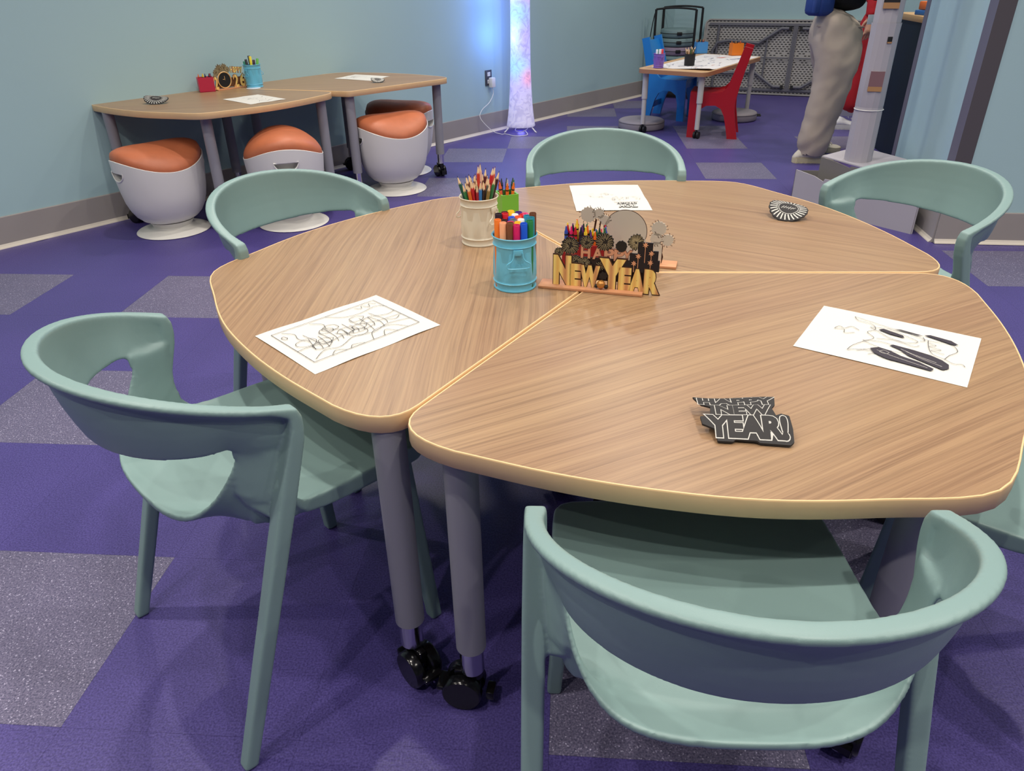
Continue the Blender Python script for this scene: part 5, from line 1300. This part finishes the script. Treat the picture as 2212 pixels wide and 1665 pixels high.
# ================================================================== PEOPLE
from mathutils import noise as mnoise
SKIN = mat('skin', (214, 160, 132), .55)
def skin_mesh(name, verts, edges, radii, m, parent, sub=2, wrinkle=0, wfreq=(6, 6, 14), root=0):
    me = bpy.data.meshes.new(name); me.from_pydata(verts, edges, []); o = bpy.data.objects.new(name, me); COL.objects.link(o)
    md = o.modifiers.new('s', 'SKIN'); md.use_smooth_shade = True
    for i, v in enumerate(me.skin_vertices[0].data):
        r = radii[i]; v.radius = r if isinstance(r, tuple) else (r, r); v.use_root = (i == root)
    s_ = o.modifiers.new('u', 'SUBSURF'); s_.levels = sub; s_.render_levels = sub
    bpy.context.view_layer.update()
    nm = bpy.data.meshes.new_from_object(o.evaluated_get(bpy.context.evaluated_depsgraph_get()))
    o.modifiers.clear(); o.data = nm; bpy.data.meshes.remove(me)
    if wrinkle:
        for v in nm.vertices:
            c = v.co; n_ = mnoise.noise(Vector((c.x * wfreq[0] + c.z * 3, c.y * wfreq[1], c.z * wfreq[2] - c.x * 9)))
            rid = 1 - abs(n_) * 2.2
            v.co = c + v.normal * (rid - .4) * wrinkle
    for p in nm.polygons: p.use_smooth = True
    nm.materials.append(m); o.parent = parent; o.name = name; return o
def sneaker(parent, loc, rz, m, msole, L=.285):
    bm = bmesh.new(); rings = []
    for t_, w_, h_, hb in ((0, .018, .035, .02), (.05, .032, .060, .01), (.12, .036, .088, .0), (.24, .037, .100, 0), (.36, .038, .092, 0), (.50, .042, .074, 0), (.66, .047, .062, 0), (.80, .047, .052, .0), (.92, .038, .044, .006), (1.0, .016, .032, .014)):
        x = -.09 + L * t_; r = []
        for k in range(16):
            a = 2 * PI * k / 16; r.append(Vector((x, w_ * math.cos(a) * (1.0 if math.sin(a) < .2 else .82), .018 + hb * .5 + (h_ - .018) * (.5 + .5 * math.sin(a)))))
        rings.append(r)
    loft(bm, rings)
    T = Matrix.Translation(loc) @ Matrix.Rotation(rz, 4, 'Z')
    for v in bm.verts: v.co = T @ v.co
    sh = obj('shoe', bm, m, parent, angle=60)
    bm = bmesh.new(); P = []
    for t_, w_ in ((0, .012), (.02, .026), (.08, .036), (.25, .037), (.45, .038), (.65, .048), (.82, .049), (.93, .040), (1.0, .018)): P.append((-.092 + (L + .006) * t_, w_))
    out = P + [(x, -y) for x, y in P[::-1]]
    prism(bm, out, .0, .012); 
    z1 = [(x, y * 1.03) for x, y in out]; prism(bm, z1, .010, .034)
    for v in bm.verts: v.co = T @ v.co
    obj('sole', bm, msole, sh, angle=30)
    bm = bmesh.new()
    for k in range(9):
        for s_ in (-1, 1): box(bm, (-.07 + k * .032, s_ * .036, .004), (.014, .012, .008))
    for v in bm.verts: v.co = T @ v.co
    obj('tread_blocks', bm, msole, sh)
    bm = bmesh.new()
    for k in range(4):
        x = .035 + k * .026; z = .098 - k * .011; tube(bm, [(x, -.024, z - .008), (x + .004, 0, z), (x, .024, z - .008)], .0028, 6)
    for v in bm.verts: v.co = T @ v.co
    obj('laces', bm, m, sh)
    return sh
def head(parent, c, yaw, hair):
    T = Matrix.Translation(c) @ Matrix.Rotation(yaw, 4, 'Z')
    bm = bmesh.new(); bmesh.ops.create_uvsphere(bm, u_segments=28, v_segments=20, radius=1)
    for v in bm.verts:
        x, y, z = v.co; jaw = 1 - .28 * max(0, -z) ** 1.3
        v.co = Vector((x * .095 * jaw + (.010 if z < -.3 and x > 0 else 0), y * .075 * jaw, z * .115))
        if x > .55: v.co.x += .022 * math.exp(-((y / .22) ** 2) - ((z + .12) / .22) ** 2) - .006 * (math.exp(-(((abs(y) - .38) / .16) ** 2) - ((z - .05) / .14) ** 2)) + .005 * math.exp(-((y / .3) ** 2) - ((z + .48) / .08) ** 2)
        v.co = T @ v.co
    h = obj('head', bm, SKIN, parent, angle=80)
    bm = bmesh.new()
    for s_ in (-1, 1): bmesh.ops.create_uvsphere(bm, u_segments=10, v_segments=8, radius=.011, matrix=T @ Matrix.Translation((.078, s_ * .028, .006)))
    obj('eyes', bm, mat('eye', (60, 50, 44), .3), h)
    bm = bmesh.new()
    for s_ in (-1, 1):
        g_ = bmesh.ops.create_uvsphere(bm, u_segments=10, v_segments=8, radius=1)['verts']
        for v in g_: v.co = T @ Vector((v.co.x * .016 - .008, v.co.y * .008 + s_ * .076, v.co.z * .030 - .008))
    obj('ears', bm, SKIN, h)
    bm = bmesh.new(); box(bm, (.089, 0, -.056), (.008, .040, .007), bev=.002)
    for v in bm.verts: v.co = T @ v.co
    obj('mouth', bm, mat('lips', (170, 96, 88), .5), h)
    bm = bmesh.new(); bmesh.ops.create_uvsphere(bm, u_segments=28, v_segments=20, radius=1)
    for v in bm.verts:
        x, y, z = v.co
        v.co = T @ Vector((x * .108 - .014, y * .088, z * .122 + .012 if z > -.1 else z * .16 + .012))
    cut = [f for f in bm.faces if (T.inverted() @ f.calc_center_median()).x > .050 and (T.inverted() @ f.calc_center_median()).z < .075]
    bmesh.ops.delete(bm, geom=cut, context='FACES'); obj('hair', bm, hair, parent, angle=80)
def hand(parent, wrist, d, up, m=None, curl=.5):
    d = Vector(d).normalized(); up = Vector(up); up = (up - d * up.dot(d)).normalized(); s_ = d.cross(up)
    V = [Vector(wrist)]; E = []; RR = [(.022, .018)]
    V.append(V[0] + d * .045); E.append((0, 1)); RR.append((.032, .014)); V.append(V[0] + d * .080); E.append((1, 2)); RR.append((.034, .013))
    for k, (off, ln) in enumerate(((-.030, .058), (-.010, .072), (.010, .078), (.030, .068))):
        p = V[2] + s_ * off * .9; prev = 2; dd = d.copy()
        for j in range(3):
            dd = (dd - up * curl * (.35 + .25 * j)).normalized(); q = (p if j == 0 else V[-1]) + dd * ln * (.45, .32, .26)[j]
            V.append(q); E.append((prev, len(V) - 1)); prev = len(V) - 1; RR.append((.0085 - j * .001,) * 2)
    p = V[1] + s_ * .035; V.append(V[0] + d * .030 + s_ * .034 - up * .006); E.append((0, len(V) - 1)); RR.append((.011, .011)); V.append(V[-1] + d * .032 + s_ * .010 - up * .012); E.append((len(V) - 2, len(V) - 1)); RR.append((.0095, .0095)); V.append(V[-1] + d * .026 - up * .010); E.append((len(V) - 2, len(V) - 1)); RR.append((.008, .008))
    return skin_mesh('hand', [tuple(v) for v in V], E, RR, m or SKIN, parent, 1)
KHAKI = mat('khaki_cloth', (178, 164, 150), .85, bump=.15, bscale=700); OFFW = mat('offwhite_shoe', (216, 208, 192), .6); SOLEM = mat('cream_sole', (206, 194, 162), .6)
JACK = mat('black_cloth', (12, 12, 14), .8); BLUEV = mat('blue_cloth', (30, 60, 128), .7, noise=.1, nscale=20)
pz = Vector((2.20, 5.40, 0))
p1_ = thing('person', 'person in khaki trousers, black top, blue waist bag and pale sneakers, facing right', 'person', (pz.x, pz.y, 0))
def Lp(x, y, z): return (x - pz.x, y - pz.y, z)
# one pair of trousers: waist, hips, two legs
TV = [Lp(2.205, 5.40, .965), Lp(2.185, 5.40, .90), Lp(2.175, 5.31, .78), Lp(2.195, 5.285, .62), Lp(2.165, 5.270, .42), Lp(2.125, 5.262, .22), Lp(2.100, 5.258, .0),
      Lp(2.195, 5.50, .78), Lp(2.255, 5.525, .62), Lp(2.270, 5.545, .42), Lp(2.270, 5.56, .22), Lp(2.262, 5.57, .0)]
TE = [(0, 1), (1, 2), (2, 3), (3, 4), (4, 5), (5, 6), (1, 7), (7, 8), (8, 9), (9, 10), (10, 11)]
TR = [(.165, .150), (.190, .185), (.175, .185), (.145, .158), (.120, .126), (.112, .114), (.114, .112), (.150, .155), (.130, .138), (.114, .118), (.106, .108), (.106, .106)]
tr = skin_mesh('trousers', TV, TE, TR, KHAKI, p1_, 3, .010, (7, 7, 11), root=1)
b_ = bmesh.new(); b_.from_mesh(tr.data); bmesh.ops.delete(b_, geom=[v for v in b_.verts if v.co.z < .050 + .012 * (v.co.x > .02)], context='VERTS'); b_.to_mesh(tr.data); b_.free()
bm = bmesh.new(); tube(bm, smooth_path([Lp(2.02, 5.30, .86), Lp(2.08, 5.222, .862), Lp(2.17, 5.205, .868), Lp(2.26, 5.225, .856), Lp(2.32, 5.28, .85)], 5), .004, 6); obj('pocket_seam', bm, KHAKI, tr)
sneaker(p1_, Lp(2.085, 5.262, .0005), R(-3), OFFW, SOLEM, .275); sneaker(p1_, Lp(2.262, 5.572, .0005), R(4), OFFW, SOLEM, .275)
BV = [Lp(2.215, 5.40, .93), Lp(2.22, 5.40, 1.06), Lp(2.225, 5.40, 1.22), Lp(2.225, 5.40, 1.36), Lp(2.235, 5.40, 1.45), Lp(2.24, 5.40, 1.50), Lp(2.225, 5.235, 1.37), Lp(2.20, 5.19, 1.12), Lp(2.36, 5.20, 1.02), Lp(2.225, 5.565, 1.37), Lp(2.21, 5.60, 1.12), Lp(2.40, 5.52, 1.03)]
BE = [(0, 1), (1, 2), (2, 3), (3, 4), (4, 5), (3, 6), (6, 7), (7, 8), (3, 9), (9, 10), (10, 11)]
BR = [(.165, .145), (.150, .125), (.165, .130), (.150, .115), (.060, .060), (.055, .055), (.068, .068), (.056, .056), (.042, .042), (.068, .068), (.056, .056), (.042, .042)]
skin_mesh('black_top', BV, BE, BR, JACK, p1_, 2, .004, root=2)
hand(p1_, Lp(2.37, 5.20, 1.02), (.9, .25, .05), (0, 0, 1)); hand(p1_, Lp(2.41, 5.51, 1.03), (.9, -.2, .05), (0, 0, 1))
skin_mesh('neck', [Lp(2.238, 5.40, 1.44), Lp(2.25, 5.40, 1.56)], [(0, 1)], [.055, .05], SKIN, p1_, 2)
head(p1_, Lp(2.262, 5.40, 1.64), R(-20), mat('brown_hair', (60, 42, 32), .6))
# blue waist bag behind, and a blue strap end at the front
bm = bmesh.new(); box(bm, Lp(2.015, 5.30, 1.00), (.13, .15, .16), rz=R(25), bev=.03); box(bm, Lp(1.985, 5.235, .985), (.085, .03, .10), rz=R(25), bev=.01); obj('waist_bag', bm, BLUEV, p1_, label='dark blue waist bag', angle=60)
bm = bmesh.new(); tube(bm, smooth_path([Lp(2.03, 5.26, 1.045), Lp(2.15, 5.22, 1.055), Lp(2.30, 5.235, 1.06), Lp(2.36, 5.30, 1.06), Lp(2.37, 5.42, 1.06)], 5), .016, 8); obj('strap', bm, BLUEV, p1_)
bm = bmesh.new(); box(bm, Lp(2.335, 5.195, .900), (.085, .004, .056), rz=R(6), bev=.0015); bd = obj('badge', bm, mat('badge_pale', (196, 204, 208), .35), p1_, label='pale printed badge')
bm = bmesh.new(); box(bm, Lp(2.318, 5.1922, .902), (.036, .001, .046), rz=R(6)); obj('badge_picture', bm, mat('badge_blue', (128, 160, 190), .4), bd)
bm = bmesh.new(); box(bm, Lp(2.395, 5.25, .88), (.035, .03, .12), bev=.006); obj('holster', bm, BLACKM, p1_)
bm = bmesh.new(); box(bm, Lp(2.405, 5.232, .862), (.012, .006, .035), bev=.002); obj('yellow_tag', bm, mat('yellow_tag', (222, 206, 60), .5), p1_)
# second person in red, standing beyond
REDC = mat('red_cloth', (176, 20, 34), .8, noise=.1, nscale=20)
q0 = Vector((2.93, 6.50, 0)); p2_ = thing('person', 'person dressed all in red with white sneakers, mostly hidden behind the cardboard column', 'person', (q0.x, q0.y, 0))
def Lq(x, y, z): return (x - q0.x, y - q0.y, z)
TV = [Lq(2.97, 6.50, .93), Lq(2.97, 6.50, .84), Lq(2.90, 6.44, .70), Lq(2.87, 6.41, .42), Lq(2.83, 6.42, .12), Lq(3.06, 6.52, .70), Lq(3.08, 6.40, .40), Lq(3.12, 6.62, .24)]
skin_mesh('trousers', TV, [(0, 1), (1, 2), (2, 3), (3, 4), (1, 5), (5, 6), (6, 7)], [.13, .14, .105, .08, .085, .105, .09, .085], REDC, p2_, 2, .008, root=1)
sneaker(p2_, Lq(2.80, 6.42, .0005), R(-8), mat('white_shoe', (226, 226, 230), .6), mat('white_sole', (214, 214, 214), .6), .24)
sneaker(p2_, Lq(3.12, 6.68, .0005), R(20), MATS['white_shoe'], MATS['white_sole'], .24)
BV = [Lq(2.97, 6.50, .92), Lq(2.96, 6.50, 1.1), Lq(2.96, 6.50, 1.30), Lq(2.96, 6.50, 1.38), Lq(2.84, 6.40, 1.28), Lq(2.80, 6.30, 1.02), Lq(2.78, 6.25, .84), Lq(3.06, 6.60, 1.28), Lq(3.12, 6.62, 1.02), Lq(3.14, 6.55, .82)]
skin_mesh('red_top', BV, [(0, 1), (1, 2), (2, 3), (2, 4), (4, 5), (5, 6), (2, 7), (7, 8), (8, 9)], [.145, .13, .13, .06, .06, .05, .04, .06, .05, .04], REDC, p2_, 2, .004, root=1)
hand(p2_, Lq(2.78, 6.25, .84), (-.05, -.1, -1), (0, -1, 0)); hand(p2_, Lq(3.14, 6.55, .82), (.05, -.1, -1), (0, -1, 0))
skin_mesh('neck', [Lq(2.96, 6.50, 1.36), Lq(2.96, 6.50, 1.45)], [(0, 1)], [.05, .045], SKIN, p2_, 2)
head(p2_, Lq(2.96, 6.49, 1.52), R(-110), mat('dark_hair', (40, 30, 26), .6))
